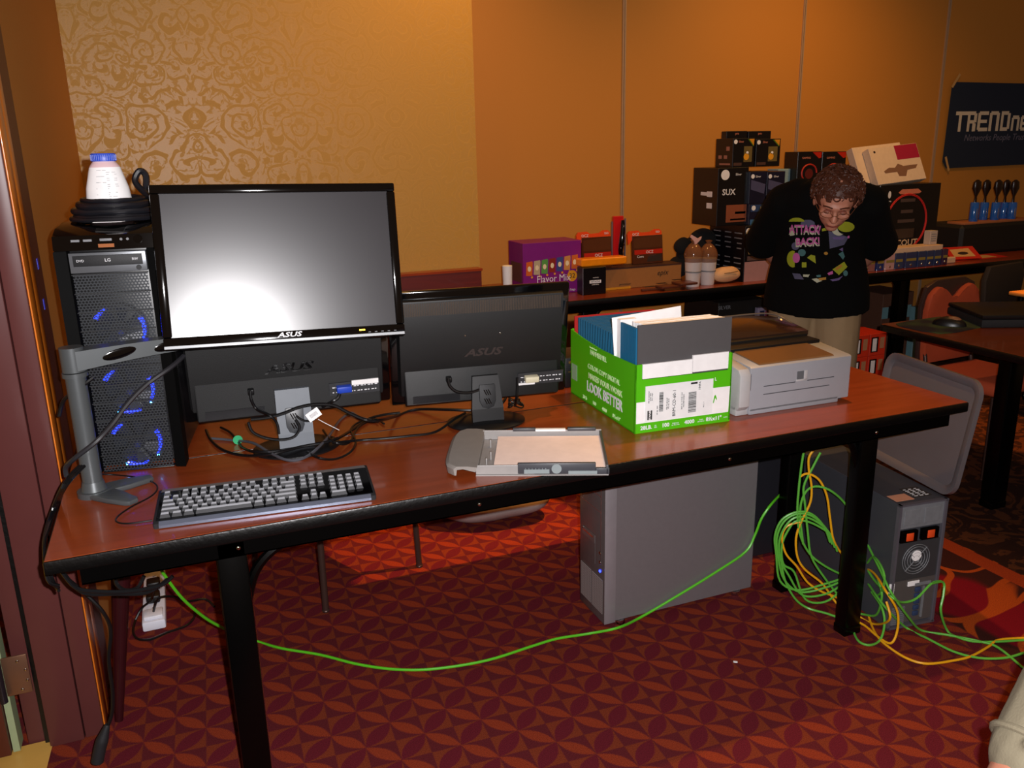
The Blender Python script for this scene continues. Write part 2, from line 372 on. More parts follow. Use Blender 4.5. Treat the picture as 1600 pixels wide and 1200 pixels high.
# door frame casing: mauve enamelled, stepped, with a rubber seal groove
m = MB()
m.prism([(-.62,.50),(-.62,.60),(-.135,.60),(-.022,.535),(-.022,.53),(-.058,.522),(-.060,.534),(-.064,.534),(-.066,.52),(-.148,.50)], 0, 3.3, 'z') if False else None
m.box((-.066, .515, 0), (-.02, .60, 3.3), .003); m.box((-.150, .510, 0), (-.068, .60, 3.3), .003)
m.box((-.205, .545, 0), (-.162, .60, 3.3), .003)
struct(m.build('trim_6', M_purp))
m = MB(); m.box((-.163, .53, 0), (-.149, .60, 3.3)); m.box((-.069, .53, 0), (-.065, .6, 3.3)); struct(m.build('trim_7', M_rubber, smooth=False))
for i, (px_, py_) in enumerate([(59, 412), (69, 475)]):  # thin blue patches paint the fan LED reflections onto the trim
    q_ = at(px_, py_, x=-.0215); m = MB(); m.box((0, -.008, -.014), (.0012, .012, .014)); o = m.build('tape_and_glint_strip', mat('blue_led_reflection', '#10208c', .5, emit=('#1020ff', .05)) if False else mat('blue_led_reflection', '#1830c8', .5), smooth=False); o.location = (-.0218, min(q_.y, .82), q_.z); tag(o, ('upper', 'lower')[i]+' blue LED reflection painted as a patch on the maroon door trim beside the black tower', 'reflection')
# open door leaf at the far left, with hinge
dr = thing('door_1', '', 'door', (-.215, .52, 0)); del dr['label'], dr['category']; struct(dr)
M_dedge = mat('dark_wood_edge', '#4a1a0e', .45); M_ven = mat('yellow_wood_veneer', '#d59a1c', .35, noise=(6, .12))
hp = at(35, 1050, y=.52)
m = MB(); m.box((-.020, -.005, .01), (-.004, .045, 2.05)); m.build('door_seal', mat('pale_green_seal', '#8d9a74', .6), dr, smooth=False)
e0 = at(12, 1185, y=.50); 
m = MB(); m.box((-.085, -.02, .012), (-.022, .02, 2.05), .002); m.build('door_stile', M_dedge, dr)
m = MB(); m.box((-.9, -.024, .012), (-.085, .016, 2.05), .002); m.build('door_panel', M_ven, dr)
m = MB(); m.box((-.9, -.028, .012), (-.085, -.024, .10), .001); m.build('kick_rail', M_dedge, dr)
hz = hp.z; M_brass = mat('aged_brass', '#84604a', .35, .7); M_hst = mat('dull_steel', '#3f3c44', .25, .8)
m = MB(); m.box((-.006, -.012, hz-.055), (.052, -.006, hz+.055), .002); h = m.build('hinge', M_brass, dr)
m = MB(); m.box((-.055, -.03, hz-.055), (-.012, -.022, hz+.055), .002)
m.cyl((-.012, -.026, hz-.06), (-.012, -.026, hz+.06), .009); m.build('hinge_knuckle', M_hst, h)
m = MB()
for k, (dx, dz) in enumerate([(.03, .04), (.045, .012), (.045, -.018), (.03, -.042), (-.04, .035), (-.045, -.005), (-.035, -.035)]):
    m.ellip((dx, -.013 if dx > 0 else -.031, hz+dz), (.004, .002, .004), 10, 6)
m.build('screw', M_chrome, h)

# ================================================================ TABLES
def folding_table(name, label, x0, x1, y0, y1, legs, group='long cherry laminate tables', leg_r=.02, top=.75, wz=0, skirt=True):
    cx, cy = (x0+x1)/2, (y0+y1)/2; hx, hy = (x1-x0)/2, (y1-y0)/2
    t = thing(name, label, 'table', (cx, cy, 0), (0, 0, wz), group)
    m = MB(); m.box((-hx+.004, -hy+.004, top-.012), (hx-.004, hy-.004, top)); m.build('tabletop', M_cherry, t, smooth=False)
    m = MB(); e = .012
    for a, b in (((-hx, -hy), (hx, -hy+e)), ((-hx, hy-e), (hx, hy)), ((-hx, -hy+e), (-hx+e, hy-e)), ((hx-e, -hy+e), (hx, hy-e))):
        m.box((a[0], a[1], top-.031), (b[0], b[1], top-.0007), .005)
    m.box((-hx+e, -hy+e, top-.03), (hx-e, hy-e, top-.0125))
    m.build('edge_banding', M_rubber, t)
    m = MB(); z1 = top-.031; z0 = top-.068
    m.box((-hx+.06, -hy+.012, z0), (hx-.06, -hy+.016, z1)); m.box((-hx+.06, -hy+.012, z0), (hx-.06, -hy+.03, z0+.003))
    m.box((-hx+.06, hy-.016, z0), (hx-.06, hy-.012, z1))
    m.build('apron', M_steelblk, t, smooth=False)
    for lx, ly in legs:
        m = MB(); x, y = lx-cx, ly-cy; s = 1 if y < 0 else -1; sx = 1 if x < 0 else -1
        m.box((x-leg_r*1.35, y-leg_r, .012), (x+leg_r*1.35, y+leg_r, z1), .005)
        m.box((x-leg_r*1.35-.002, y-leg_r-.002, 0), (x+leg_r*1.35+.002, y+leg_r+.002, .03), .004)
        # curved gusset towards the middle of the table
        pts = [(x+sx*.02, y, top-.19), (x+sx*.045, y, top-.12), (x+sx*.09, y, top-.075), (x+sx*.16, y, top-.045)]
        m.tube(pts, .011, 8)
        m.build('leg', M_steelblk, t)
    m = MB(); xs = sorted({l[0] for l in legs})
    for x in xs:
        ys = [l[1]-cy for l in legs if l[0] == x]
        if len(ys) > 1: m.box((x-cx-.012, min(ys), z0-.05), (x-cx+.012, max(ys), z0-.025), .003); 
    if xs: m.build('cross_bar', M_steelblk, t)
    else: m.bm.free()
    return t
T1 = folding_table('folding_table', 'long cherry topped folding table with black edge in the foreground, holding keyboard and green carton', 0, 2.44, 0, .5,
    [(.345, .035), (.345, .40), (2.15, .10), (2.15, .40)], leg_r=.023)
m = MB(); 
for x in (.36, .9, 1.6, 2.1): m.ellip((x-1.22, -.2395, .702), (.005, .003, .005), 10, 6)
m.build('apron_bolt', M_chrome, T1)
folding_table('folding_table', 'cherry topped folding table pushed against the rear of the foreground table, carrying two monitors', 0, 2.0, .503, 1.0,
    [(1.66, .86), (1.66, .67)], leg_r=.02)
GT = folding_table('folding_table', 'long dark table along the orange wall loaded with boxed electronics', 1.862, 6.6, 2.12, 2.86,
    [(2.32, 2.25), (3.98, 2.25), (3.98, 2.7), (4.52, 2.25)], leg_r=.03)
c1 = at(1382, 505, z=.75); c2 = at(1600, 562, z=.75); c3 = at(1455, 480, z=.75)
RT = folding_table('folding_table', 'dark cherry table at the right edge with mouse and laptop on it', 3.07, 4.6, -.55, .98,
    [(3.40, .60), (3.47, .42), (4.4, .5)], leg_r=.03)
# red tabletop standing on edge against the damask wall
p1 = at(751, 419, y=2.55); p0 = at(560, 432, y=2.55)
t = thing('upended_tabletop', 'dark red laminate tabletop standing on edge against the gold damask wall', 'tabletop', ((p0.x+p1.x)/2-.2, 2.56, 0))
hx = (p1.x-p0.x)/2+.2; zt = p1.z
m = MB(); m.box((-hx, -.02, .01), (hx, .02, zt-.012)); m.build('panel', wood_mat('dark_red_laminate', '#5e140e', '#6e1a12', rough=.5), t, smooth=False)
m = MB(); m.box((-hx-.006, -.024, zt-.012), (hx+.006, .05, zt)); m.box((-hx, -.022, 0), (hx, .022, .01)); m.build('edge_strip', wood_mat('lit_red_edge', '#8e3214', '#a84018'), t, smooth=False)  # lighter orange red paints in the ceiling light on the top edge
# ================================================================ ON THE FOREGROUND TABLES
TZ = .75
def cable(name, label, pts, r=.0035, m=None, group=None, sm=5, cat='cable'):
    mb = MB(); mb.tube(pts, r, 7, sm); o = mb.build(name, m or M_cable); tag(o, label, cat, group); return o

# ---- large display on the swing arm (front view)
W1, H1 = .565, .38
t = thing('monitor', 'large glossy black wide monitor on a swing arm, screen facing forward with flash glare', 'monitor', (.542, .337, 1.059), (math.radians(-12), math.radians(1.4), math.radians(-2.6)))
m = MB(); b = .021
for a, c in (((-W1/2, 0, 0), (W1/2, 0, .030)), ((-W1/2, 0, H1-b), (W1/2, 0, H1)), ((-W1/2, 0, .03), (-W1/2+b, 0, H1-b)), ((W1/2-b, 0, .03), (W1/2, 0, H1-b))):
    m.box((a[0], -.012, a[2]), (c[0], .012, c[2]), .004)
m.build('bezel', M_gloss, t)
g = NG('matt_screen_glass'); g.b.inputs['Base Color'].default_value = lin('#201f21'); g.b.inputs['Roughness'].default_value = .265; g.b.inputs['Specular IOR Level'].default_value = .6
g.put(g.mix(g.noise(g.tc.outputs['Object'], 5, 2), lin('#2c2a2d'), lin('#302e31')), g.b.inputs['Base Color']); M_scr = g.m
m = MB(); m.box((-W1/2+b-.002, -.006, .028), (W1/2-b+.002, .004, H1-b+.002)); m.build('screen', M_scr, t, smooth=False)
m = MB(); m.box((-W1/2+.002, -.0135, .004), (W1/2-.002, -.011, .011), .001); m.build('chrome_strip', mat('satin_silver', '#c4c8cc', .35, .2), t)
m = MB(); m.prism([(-W1/2+.01, .01), (W1/2-.01, .01), (W1/2-.05, .035), (-W1/2+.05, .035)], .008, H1-.01, 'z', bev=.004); m.build('rear_shell', M_black, t)
text('ASUS', .016, FRONT(.0, -.0124, .0205), M_wprint, t, 'maker_lettering', squash=1.5, bold=.0004, shear=.25)
m = MB(); m.box((.168, -.0135, .019), (.182, -.0118, .0225), .0005); m.build('power_light', mat('amber_led', '#ffb020', .4, emit=('#ffb830', 6)), t)
m = MB()
for i in range(5): m.box((.19+i*.016, -.0128, .014), (.196+i*.016, -.0119, .0155))
m.build('button_marks', M_gprint, t, smooth=False)

# ---- swing arm pole with base
pb = Vector((.072, .335, TZ))
t = thing('display_mount', 'grey metal swing arm on a round pole with splayed foot, holding the large monitor', 'monitor arm', pb)
M_arm = mat('dark_silver_paint', '#565a5c', .35, .4, noise=(30, .05))
ptop = .345
m = MB(); m.cyl((0, 0, .02), (0, 0, ptop-.06), .0215, n=32); m.cyl((0, 0, .008), (0, 0, .035), .029, .0225, 32); m.build('pole', M_arm, t)
m = MB(); m.cyl((0, 0, ptop-.062), (0, 0, ptop-.052), .0265, n=32); m.cyl((0, 0, ptop-.05), (0, 0, ptop+.005), .0245, n=32); m.build('swivel_collar', M_arm, t)
def toe(a0, L, w0, w1):
    c, s = math.cos(a0), math.sin(a0); n = (-s, c); P = []
    for k, (l, w) in enumerate(((0, w0), (L*.55, (w0+w1)/2), (L*.93, w1), (L, w1*.6))): P.append((c*l+n[0]*w, s*l+n[1]*w))
    for k, (l, w) in reversed(list(enumerate(((0, w0), (L*.55, (w0+w1)/2), (L*.93, w1), (L, w1*.6))))): P.append((c*l-n[0]*w, s*l-n[1]*w))
    return P
m = MB()
m.prism(toe(math.radians(-50), .135, .03, .018), 0, .012, 'z', bev=.004); m.prism(toe(math.radians(18), .13, .03, .018), 0, .0121, 'z', bev=.004)
m.cyl((0, 0, 0), (0, 0, .0135), .036, n=32); m.build('foot_plate', M_arm, t)
# flat curved arm with two oval openings, then the bracket behind the display
e = Vector((.50, .355, 1.165))-pb; z0 = ptop-.047
m = MB(); P0 = Vector((0, 0, 0)); q1 = at(262, 545, y=.36)-pb; N = 22
mid = Vector((q1.x+.12, q1.y+.03, 0))
def arm_pt(u): return Vector((mid.x*u, mid.y*u+.02*math.sin(PI*u)*0, z0+.022+.02*math.sin(PI*u*.55)+(q1.z-z0-.035)*u))
rows = []
prevn = None
for i in range(N+1):
    u = i/N; c = arm_pt(u); w = .024-.006*u; h = .022-.010*u; n_ = Vector((-mid.y, mid.x, 0)).normalized()
    rows.append([c+n_*(-w)+Vector((0, 0, -h)), c+n_*w+Vector((0, 0, -h)), c+n_*w+Vector((0, 0, h)), c+n_*(-w)+Vector((0, 0, h*1.0))])
m.loft(rows); ar = m.build('arm', M_arm, t, sub=0)
m = MB()
for u in (.28, .62):
    c = arm_pt(u); n_ = Vector((-mid.y, mid.x, 0)).normalized(); ax = Vector((mid.x, mid.y, .06)).normalized()
    Mx = fr(c-n_*(.0235-.006*u), ax, (0, 0, 1)); m.ellip((0, 0, 0), (.040, .012, .002), 24, 8, Mx)
m.build('oval_recess', M_gloss, ar)
m = MB(); m.box((mid.x-.02, mid.y-.01, arm_pt(1).z-.02), (mid.x+.045, mid.y+.045, arm_pt(1).z+.04), .005)
m.box((mid.x+.02, mid.y+.035, arm_pt(1).z-.01), (e.x, mid.y+.055, arm_pt(1).z+.07), .004); m.build('tilt_bracket', M_black, t)

# ---- computer tower on the table
tw = thing('computer_tower', 'tall black computer tower with grey mesh front and blue glowing fans, standing on the table', 'computer', (.165, .462, TZ), (0, 0, math.radians(-9)))
hw, HH, DD = .112, .592, .44
m = MB(); m.box((-hw+.006, .02, .012), (hw-.006, DD, HH-.02), .006); m.build('case_body', M_black, tw)
m = MB()
for s in (-1, 1):
    m.prism([(s*hw, -.012), (s*(hw-.026), -.004), (s*(hw-.028), .03), (s*hw, .04)], 0, HH-.045, 'z', bev=.004)
m.build('front_pillar', mat('pillar_black', '#040404', .7, spec=.08), tw)
M_gr = mesh_grille_mat('perforated_steel', '#3e4145', '#050505', .0075)
iw = hw-.029; z = HH-.052
m = MB(); m.use(mat('drive_silver', '#6e7176', .35, .5)); m.box((-iw, -.004, z-.046), (iw, .02, z), .001)
m.use(M_matblack); m.box((-iw+.008, -.0052, z-.031), (iw-.008, -.002, z-.006), .001); m.build('optical_drive', None, tw); 
dz = z
text('LG', .011, FRONT(0, -.0056, z-.018), M_wprint, tw, 'drive_lettering'); text('DVD', .008, FRONT(-iw+.024, -.0056, z-.018), M_wprint, tw, 'drive_lettering'); text('RW', .008, FRONT(iw-.024, -.0056, z-.018), M_wprint, tw, 'drive_lettering')
m = MB(); m.lathe([(.0001, 0), (.006, 0), (.006, .001)], (iw-.018, -.0042, z-.038), 16, (0, -1, 0), sx=1); m.build('eject_button', M_matblack, tw)
z -= .049
for k in range(11):
    h = .0445; m = MB(); m.use(M_gr).box((-iw+.002, .000, z-h), (iw-.002, .0012, z-.002))
    m.use(M_matblack).box((-iw, -.0025, z-.0022), (iw, .004, z)); m.build('mesh_bay_cover', None, tw, smooth=False); z -= h
m = MB(); m.box((-iw, -.002, .004), (iw, .02, z), .001); m.build('front_sill', M_black, tw)
# fans glowing behind the mesh
M_fan = mat('grey_fan_blade', '#24262c', .3, noise=(40, .1)); M_led = mat('blue_led', '#2840ff', .3, emit=('#1528ff', 5)); M_ledc = mat('blue_led_core', '#60c0ff', .3, emit=('#48b0ff', 14))
for fz in [at(px_, py_, y=.47).z-TZ for px_, py_ in ((183, 515), (193, 610), (207, 692))]:
    f = MB(); R = .058
    f.use(M_black)
    for k in range(24):
        a0, a1 = 2*PI*k/24, 2*PI*(k+1)/24
        f.faces([(R*math.cos(a0), .014, fz+R*math.sin(a0)), (R*math.cos(a1), .014, fz+R*math.sin(a1)), ((R+.008)*math.cos(a1), .014, fz+(R+.008)*math.sin(a1)), ((R+.008)*math.cos(a0), .014, fz+(R+.008)*math.sin(a0))], [(0, 1, 2, 3)])
    f.cyl((0, .012, fz), (0, .019, fz), .02, n=20)
    fo = f.build('fan_frame', None, tw)
    f = MB()
    for k in range(7):
        a = 2*PI*k/7; c, s = math.cos(a), math.sin(a)
        f.faces([(.018*c, .013, fz+.018*s), (.054*math.cos(a+.15), .012, fz+.054*math.sin(a+.15)), (.054*math.cos(a+.75), .0185, fz+.054*math.sin(a+.75)), (.018*math.cos(a+.8), .0185, fz+.018*math.sin(a+.8))], [(0, 1, 2, 3)])
    f.build('fan_blades', M_fan, fo, smooth=False)
    f = MB()
    for a, b_ in ((28, -38), (150, 118), (-118, -66)):
        aa = [math.radians(a+(b_-a)*j/6) for j in range(7)]
        f.tube([(.056*math.cos(x_), .008, fz+.056*math.sin(x_)) for x_ in aa], lambda u_: .0055-.003*u_, 8, 2)
    f.build('blue_glow', M_led, fo)
    f = MB()
    for a in (-38, -118):
        a = math.radians(a); f.ellip((.060*math.cos(a), .006, fz+.060*math.sin(a)), (.003, .002, .003), 10, 6)
    f.build('led_point', M_ledc, fo)
    L = bpy.data.lights.new('fan_led', 'POINT'); lo = bpy.data.objects.new('fan_led', L); COL.objects.link(lo); lo.parent = tw; lo.location = (.0, .007, fz-.01); L.energy = .012; L.color = (.06, .12, 1); L.shadow_soft_size = .01
# sloping top hood with the port strip
m = MB(); m.prism([(-.012, HH-.045), (-.006, HH-.012), (.03, HH+.004), (.10, HH+.012), (DD, HH+.012), (DD, HH-.045)], -hw, hw, 'x', bev=.004); hd = m.build('top_hood', M_gloss, tw)
m = MB(); m.use(M_gprint)
for x in (-.062, -.036): m.box((x-.009, -.0105, HH-.026), (x+.009, -.008, HH-.021))
m.box((-.010, -.0105, HH-.026), (.016, -.008, HH-.020), .001)
for x in (.036, .050): m.cyl((x, -.011, HH-.023), (x, -.007, HH-.023), .003, n=12)
m.build('port', None, hd); m = MB(); m.cyl((.072, -.012, HH-.024), (.072, -.006, HH-.024), .010, n=20); m.build('power_button', M_gloss, hd)
m = MB(); m.box((-.014, -.0128, HH-.040), (.020, -.010, HH-.032)); m.build('badge', mat('copper_badge', '#9a5a30', .4, .5), hd, smooth=False)
m = MB(); m.prism([(-.028, .028), (.036, .022), (.040, .040), (-.026, .047)], HH+.0125, HH+.0135, 'z'); o = m.build('paper_slip', M_white, None, smooth=False)
o.location = tw.location; o.rotation_euler = tw.rotation_euler; tag(o, 'narrow white paper slip lying on top of the black tower under the coiled cables', 'paper slip')
o.data.transform(Matrix.Translation((0, 0, .001)))
# coil of thick cables on the tower
tl = Matrix.Translation(tw.location) @ tw.rotation_euler.to_matrix().to_4x4()
M_cab2 = mat('thick_black_cable', '#15151a', .34)
def ringpts(cx, cy, cz, rx, ry, tilt, n=18, ph=0, wob=.0006):
    return [tl @ Vector((cx+rx*math.cos(2*PI*i/n+ph), cy+ry*math.sin(2*PI*i/n+ph), cz+tilt*math.sin(2*PI*i/n+ph)+wob*math.sin(3*i))) for i in range(n)]
for i, (rx, ry, dz_, tt, r) in enumerate([(.088, .080, .0225, .002, .0085), (.092, .070, .037, .002, .0075), (.078, .074, .051, .003, .0085), (.098, .088, .0190, .001, .006), (.070, .068, .0625, .002, .005)]):
    m = MB(); m.tube(ringpts(.004, .128, HH+dz_, rx, ry, tt, ph=i*.7), r, 8, 4, True); o = m.build('coiled_cable', M_cab2)
    tag(o, 'black cable coil round the white bottle, '+('second lowest ring', 'middle ring', 'second highest ring', 'lowest and widest ring', 'topmost thin ring')[i], 'cable', 'coiled cables on the tower')
m = MB(); m.tube([tl @ Vector(p) for p in ((.065, .17, HH+.05), (.075, .18, HH+.11), (.062, .175, HH+.125), (.05, .17, HH+.10), (.075, .15, HH+.07), (.11, .10, HH+.045), (.118, .06, HH+.03))], .008, 8, 5); o = m.build('adapter_cable', M_cab2); tag(o, 'black plug lead standing up behind the white bottle on the tower', 'cable')
# bottle
bt = thing('bottle', 'white labelled bottle with blue cap standing on the black tower', 'bottle', tl @ Vector((-.006, .128, HH+.0145))); bt.scale = (1, 1, .97)
m = MB(); m.lathe([(.0001, 0), (.046, 0), (.050, .004), (.0505, .04), (.047, .075), (.0335, .128), (.028, .136), (.0245, .140), (.0245, .146), (.0001, .146)], n=36, sx=1, sy=.7); m.build('bottle_body', mat('clear_pink_plastic', '#d8b8bc', .25), bt)
m = MB(); m.lathe([(.0509, .030), (.0512, .041), (.0477, .076), (.0345, .126)], n=36, sx=1, sy=.7); m.build('paper_label', M_white, bt)
m = MB(); random.seed(3)
for i in range(16):
    zz = .046+i*.0048; r = (.0518-(zz-.04)*.11 if zz < .076 else .0484-(zz-.076)*.26)+.0004
    if random.random() < .9:
        a0 = -PI/2+(.05 if i % 3 else -.5); a1 = a0+.35+.3*random.random()
        m.faces([(r*math.cos(a0), .7*r*math.sin(a0), zz), (r*math.cos(a1), .7*r*math.sin(a1), zz), (r*math.cos(a1)*.995, .697*r*math.sin(a1), zz+.0014), (r*math.cos(a0)*.995, .697*r*math.sin(a0), zz+.0014)], [(0, 1, 2, 3)])
m.build('label_print', mat('faint_grey_print', '#a8a8aa', .7), bt, smooth=False)
m = MB(); m.lathe([(.0001, .140), (.0275, .140), (.028, .142), (.028, .156), (.026, .159), (.0001, .159)], n=36, sx=1, sy=.8)
for k in range(36):
    a = 2*PI*k/36; m.cyl((.028*math.cos(a), .0224*math.sin(a), .142), (.028*math.cos(a), .0224*math.sin(a), .156), .0007, n=5)
m.build('cap', mat('blue_cap', '#2446b8', .4), bt)

# ---- keyboard
kb = thing('keyboard', 'full size black keyboard with pale grey keys lying at the front of the table', 'keyboard', (.431, .049, TZ), (0, 0, math.radians(-5.3)))
KW, KD = .466, .165
def slopeM(zf=.014, zb=.026): return Matrix.Translation((0, 0, zf)) @ Matrix.Rotation(math.atan2(zb-zf, KD), 4, 'X')
m = MB(); m.prism([(0, 0), (0, .011), (.008, .015), (KD-.01, .027), (KD, .022), (KD, 0)], -KW/2, KW/2, 'x', bev=.004); m.build('housing', M_matblack, kb)
m = MB(); m.prism([(-.0035, .002), (-.0035, .008), (.004, .0145), (.006, .0145), (.001, .002)], -KW/2+.012, KW/2-.012, 'x'); m.build('front_trim', mat('pewter_trim', '#6f7688', .3, .6), kb, smooth=False)
KM = Matrix.Translation((0, 0, .0155)) @ Matrix.Rotation(math.atan2(.012, KD-.018), 4, 'X')
M_key = mat('pale_grey_key', '#bcc0c8', .45); M_keyd = mat('black_key_skirt', '#1a1b20', .5)
u = .01905; x0 = -KW/2+.012
rows = []
def row(y, spec):
    x = 0
    for w in spec:
        if w < 0: x += -w; continue
        rows.append((x0+(x+w/2)*u, y, w)); x += w
row(5.45, [1, -1, 1, 1, 1, 1, -.5, 1, 1, 1, 1, -.5, 1, 1, 1, 1, -.3, 1, 1, 1])
row(4.25, [1]*13+[2, -.3, 1, 1, 1, -.35, 1, 1, 1, 1]); row(3.25, [1.5]+[1]*12+[1.5, -.3, 1, 1, 1, -.35, 1, 1, 1, 1])
row(2.25, [1.75]+[1]*11+[2.25, -3.65, 1, 1, 1, 1]); row(1.25, [2.25]+[1]*10+[2.75, -1.3, 1, -1.35, 1, 1, 1, 1])
row(.25, [1.25, 1.25, 1.25, 6.25, 1.25, 1.25, 1.25, 1.25, -.3, 1, 1, 1, -.35, 2, 1, 1])
keymesh = {}
for (x, ry, w) in rows[:104]:
    if w not in keymesh:
        k = MB(); a = w*u/2-.0012; d = u/2-.0012; h = .0075
        V = [(-a, -d, 0), (a, -d, 0), (a, d, 0), (-a, d, 0), (-a+.0026, -d+.0020, h), (a-.0026, -d+.0020, h), (a-.0034, d-.0052, h), (-a+.0034, d-.0052, h)]
        k.use(M_keyd); k.faces(V, [(1, 2, 6, 5), (2, 3, 7, 6), (3, 0, 4, 7), (0, 1, 5, 4)])
        k.use(M_key); k.faces([(x_, y_, h+.00015) for x_, y_, _ in V[4:]], [(0, 1, 2, 3)])
        o = k.build('key', None, kb, smooth=False); keymesh[w] = o
    else:
        o = keymesh[w].copy(); COL.objects.link(o)
    o.matrix_local = KM @ Matrix.Translation((x, .018+ry*u*1.02, 0)); o.parent = kb
m = MB()
m.faces([KM @ Vector(p) for p in ((-KW/2+.006, .006, -.0002), (KW/2-.006, .006, -.0002), (KW/2-.006, .135, .0006), (-KW/2+.006, .135, .0006))], [(0, 1, 2, 3)]); m.build('key_well', M_gloss, kb, smooth=False)
m = MB(); m.faces([KM @ Vector(p) for p in ((-KW/2+.006, .138, .0012), (KW/2-.006, .138, .0012), (KW/2-.008, .152, .0012), (-KW/2+.008, .152, .0012))], [(0, 1, 2, 3)]); m.build('top_strip', mat('warm_grey_strip', '#5c5654', .4), kb, smooth=False)

# ---- back-facing monitors
def back_monitor(label, loc, rot, Wd, Hd, tilt, stand_dx, col, stand_mat, grille=True, foot_y=-.055, logo_z=.48, logo_mat=None, logo_size=.05, stand_w=.075, stand_top=.11, neck_taper=.82):
    t = thing('monitor', label, 'monitor', loc, (0, 0, rot)); Tm = Matrix.Translation((0, 0, loc_bottom(loc))) @ Matrix.Rotation(tilt, 4, 'X')
    def put(mb, name, m, sm=True, p=None):
        mb.bm.transform(Tm); return mb.build(name, m, p or t, smooth=sm)
    m = MB(); m.box((-Wd/2, .012, 0), (Wd/2, .03, Hd), .006); put(m, 'front_bezel', M_gloss)
    m = MB(); m.prism([(-Wd/2+.02, .012), (-Wd/2+.026, -.012), (Wd/2-.026, -.012), (Wd/2-.02, .012)], .035, Hd-.02, 'z', bev=.005); put(m, 'rear_shell', col)
    m = MB(); m.prism([(.03, .012), (-.012, .075), (-.018, .070), (-.034, .018), (-.028, .004), (.0, 0), (.02, 0)], 0, 1, 'x') if False else None
    # deeper lower section that houses the connectors
    m.prism([(.012, .008), (-.014, .006), (-.034, .020), (-.030, .045), (-.0125, .112), (.012, .112)], -Wd/2+.035, Wd/2-.035, 'x', bev=.004); lw = put(m, 'connector_housing', col)
    m = MB(); m.box((-Wd/2+.055, -.0345, .022), (-.07, -.033, .044)); m.build('ledge', mat('grey_ledge', '#16171a', .4), lw).data.transform(Tm)
    if grille:
        m = MB()
        for i in range(96):
            x = -Wd/2+.035+i*(Wd-.07)/95
            m.box((x-.0012, -.0135, Hd-.062), (x+.0012, -.009, Hd-.026))
        o = put(m, 'vent_grille', mat('vent_slat', '#54483e', .35, .3), False); 
    M = Tm @ FRONT(0, -.0125, Hd*logo_z); text('ASUS', logo_size, M, logo_mat or M_gloss, t, 'maker_lettering', squash=1.5, depth=.0012, shear=.3, bold=.001)
    # label plates and sockets
    m = MB(); m.box((.10, -.0305, .050), (.235, -.026, .086)); o = put(m, 'spec_label', mat('grey_spec_label', '#2a2b2e', .5), False)
    m = MB(); 
    for i in range(26):
        x = .108+(i % 13)*.0095; m.box((x, -.0312, .058+.014*(i//13)), (x+.004+.003*(i % 2), -.0300, .0605+.014*(i//13)))
    put(m, 'spec_print', M_wprint, False, None)
    m = MB(); m.box((.160 if not grille else .102, -.0325, .076 if not grille else .050), (.232 if not grille else .15, -.029, .089 if not grille else .056)); put(m, 'barcode_label', M_white, False)
    m = MB(); m.box((.118, -.050, .062), (.158, -.028, .080), .003); m.cyl((.125, -.040, .071), (.125, -.0405, .071), .001) ; put(m, 'video_plug', mat('blue_plug', '#1c3fae', .45) if not grille else mat('cream_plug', '#cfc8ac', .5))
    m = MB(); m.box((-.108, -.036, .078), (-.092, -.018, .094), .003); put(m, 'power_plug', M_black)
    m = MB(); 
    for sx in (-.05, .05): m.ellip((sx, -.0128, Hd*.62), (.0028, .0012, .0028), 10, 6)
    put(m, 'bright_screw', M_chrome)
    # stand
    sz = loc_bottom(loc); 
    m = MB(); w1 = stand_w/2; w0 = w1*neck_taper; yb = foot_y-.035; yt = foot_y-.008; zs = .05
    m.loft([[(-w0, yt, stand_top), (w0, yt, stand_top), (w0, yt+.014, stand_top), (-w0, yt+.014, stand_top)],
            [(-w1, yb+.006, zs), (w1, yb+.006, zs), (w1, yb+.02, zs), (-w1, yb+.02, zs)],
            [(-w1, yb, .008), (w1, yb, .008), (w1, yb+.016, .008), (-w1, yb+.016, .008)]])
    m.box((-w0*.8, yt+.012, stand_top*.75), (w0*.8, -.02, stand_top-.01))
    m.bm.faces.ensure_lookup_table()
    st = m.build('stand_neck', stand_mat, t, smooth=False)
    m = MB(); m.lathe([(.0001, 0), (.105, 0), (.112, .003), (.112, .007), (.10, .011), (.05, .016), (.0001, .017)], (0, foot_y, 0), 48, sx=1, sy=.82); m.build('stand_base', M_black, t)
    # cable clip on the neck
    m = MB(); zc = .085; pts = [(-.021, .035), (.021, .035), (.023, .03), (.023, -.012), (.016, -.028), (0, -.034), (-.016, -.028), (-.023, -.012), (-.023, .03)]
    Mc = Matrix.Translation((0, yb+.006, zc)) @ Matrix.Rotation(-.12, 4, 'X')
    m.prism(pts, -.004, .002, 'y', M=Mc, bev=.001); cl = m.build('cable_clip', mat('clip_grey', '#33363a', .4) if stand_mat is not M_black else M_matblack, t)
    m = MB()
    for i in range(3):
        for (zz, s) in ((.013, 1), (-.012, 1)):
            m.prism([(-.012+i*.006, zz+.008), (-.009+i*.006, zz+.008), (-.002+i*.006, zz-.008), (-.005+i*.006, zz-.008)], -.0055, -.0035, 'y', M=Mc)
    m.build('clip_slot', M_gloss, cl, smooth=False)
    return t
def loc_bottom(l): return BOT
M_bk1 = mat('charcoal_shell', '#050506', .7, bump=(700, .25)); M_bk2 = mat('black_shell', '#030304', .5, bump=(500, .1))
M_stg = mat('slate_grey_plastic', '#5b6169', .5)
BOT = .075
back_monitor('matt charcoal monitor seen from behind below the large display, grey stand neck', (.553, .530, TZ), math.radians(-3), .545, .34, math.radians(7), 0, M_bk1, M_stg, grille=False, foot_y=-.075, logo_z=.40, logo_size=.034, stand_w=.089, stand_top=.165, neck_taper=.97)
BOT = .052
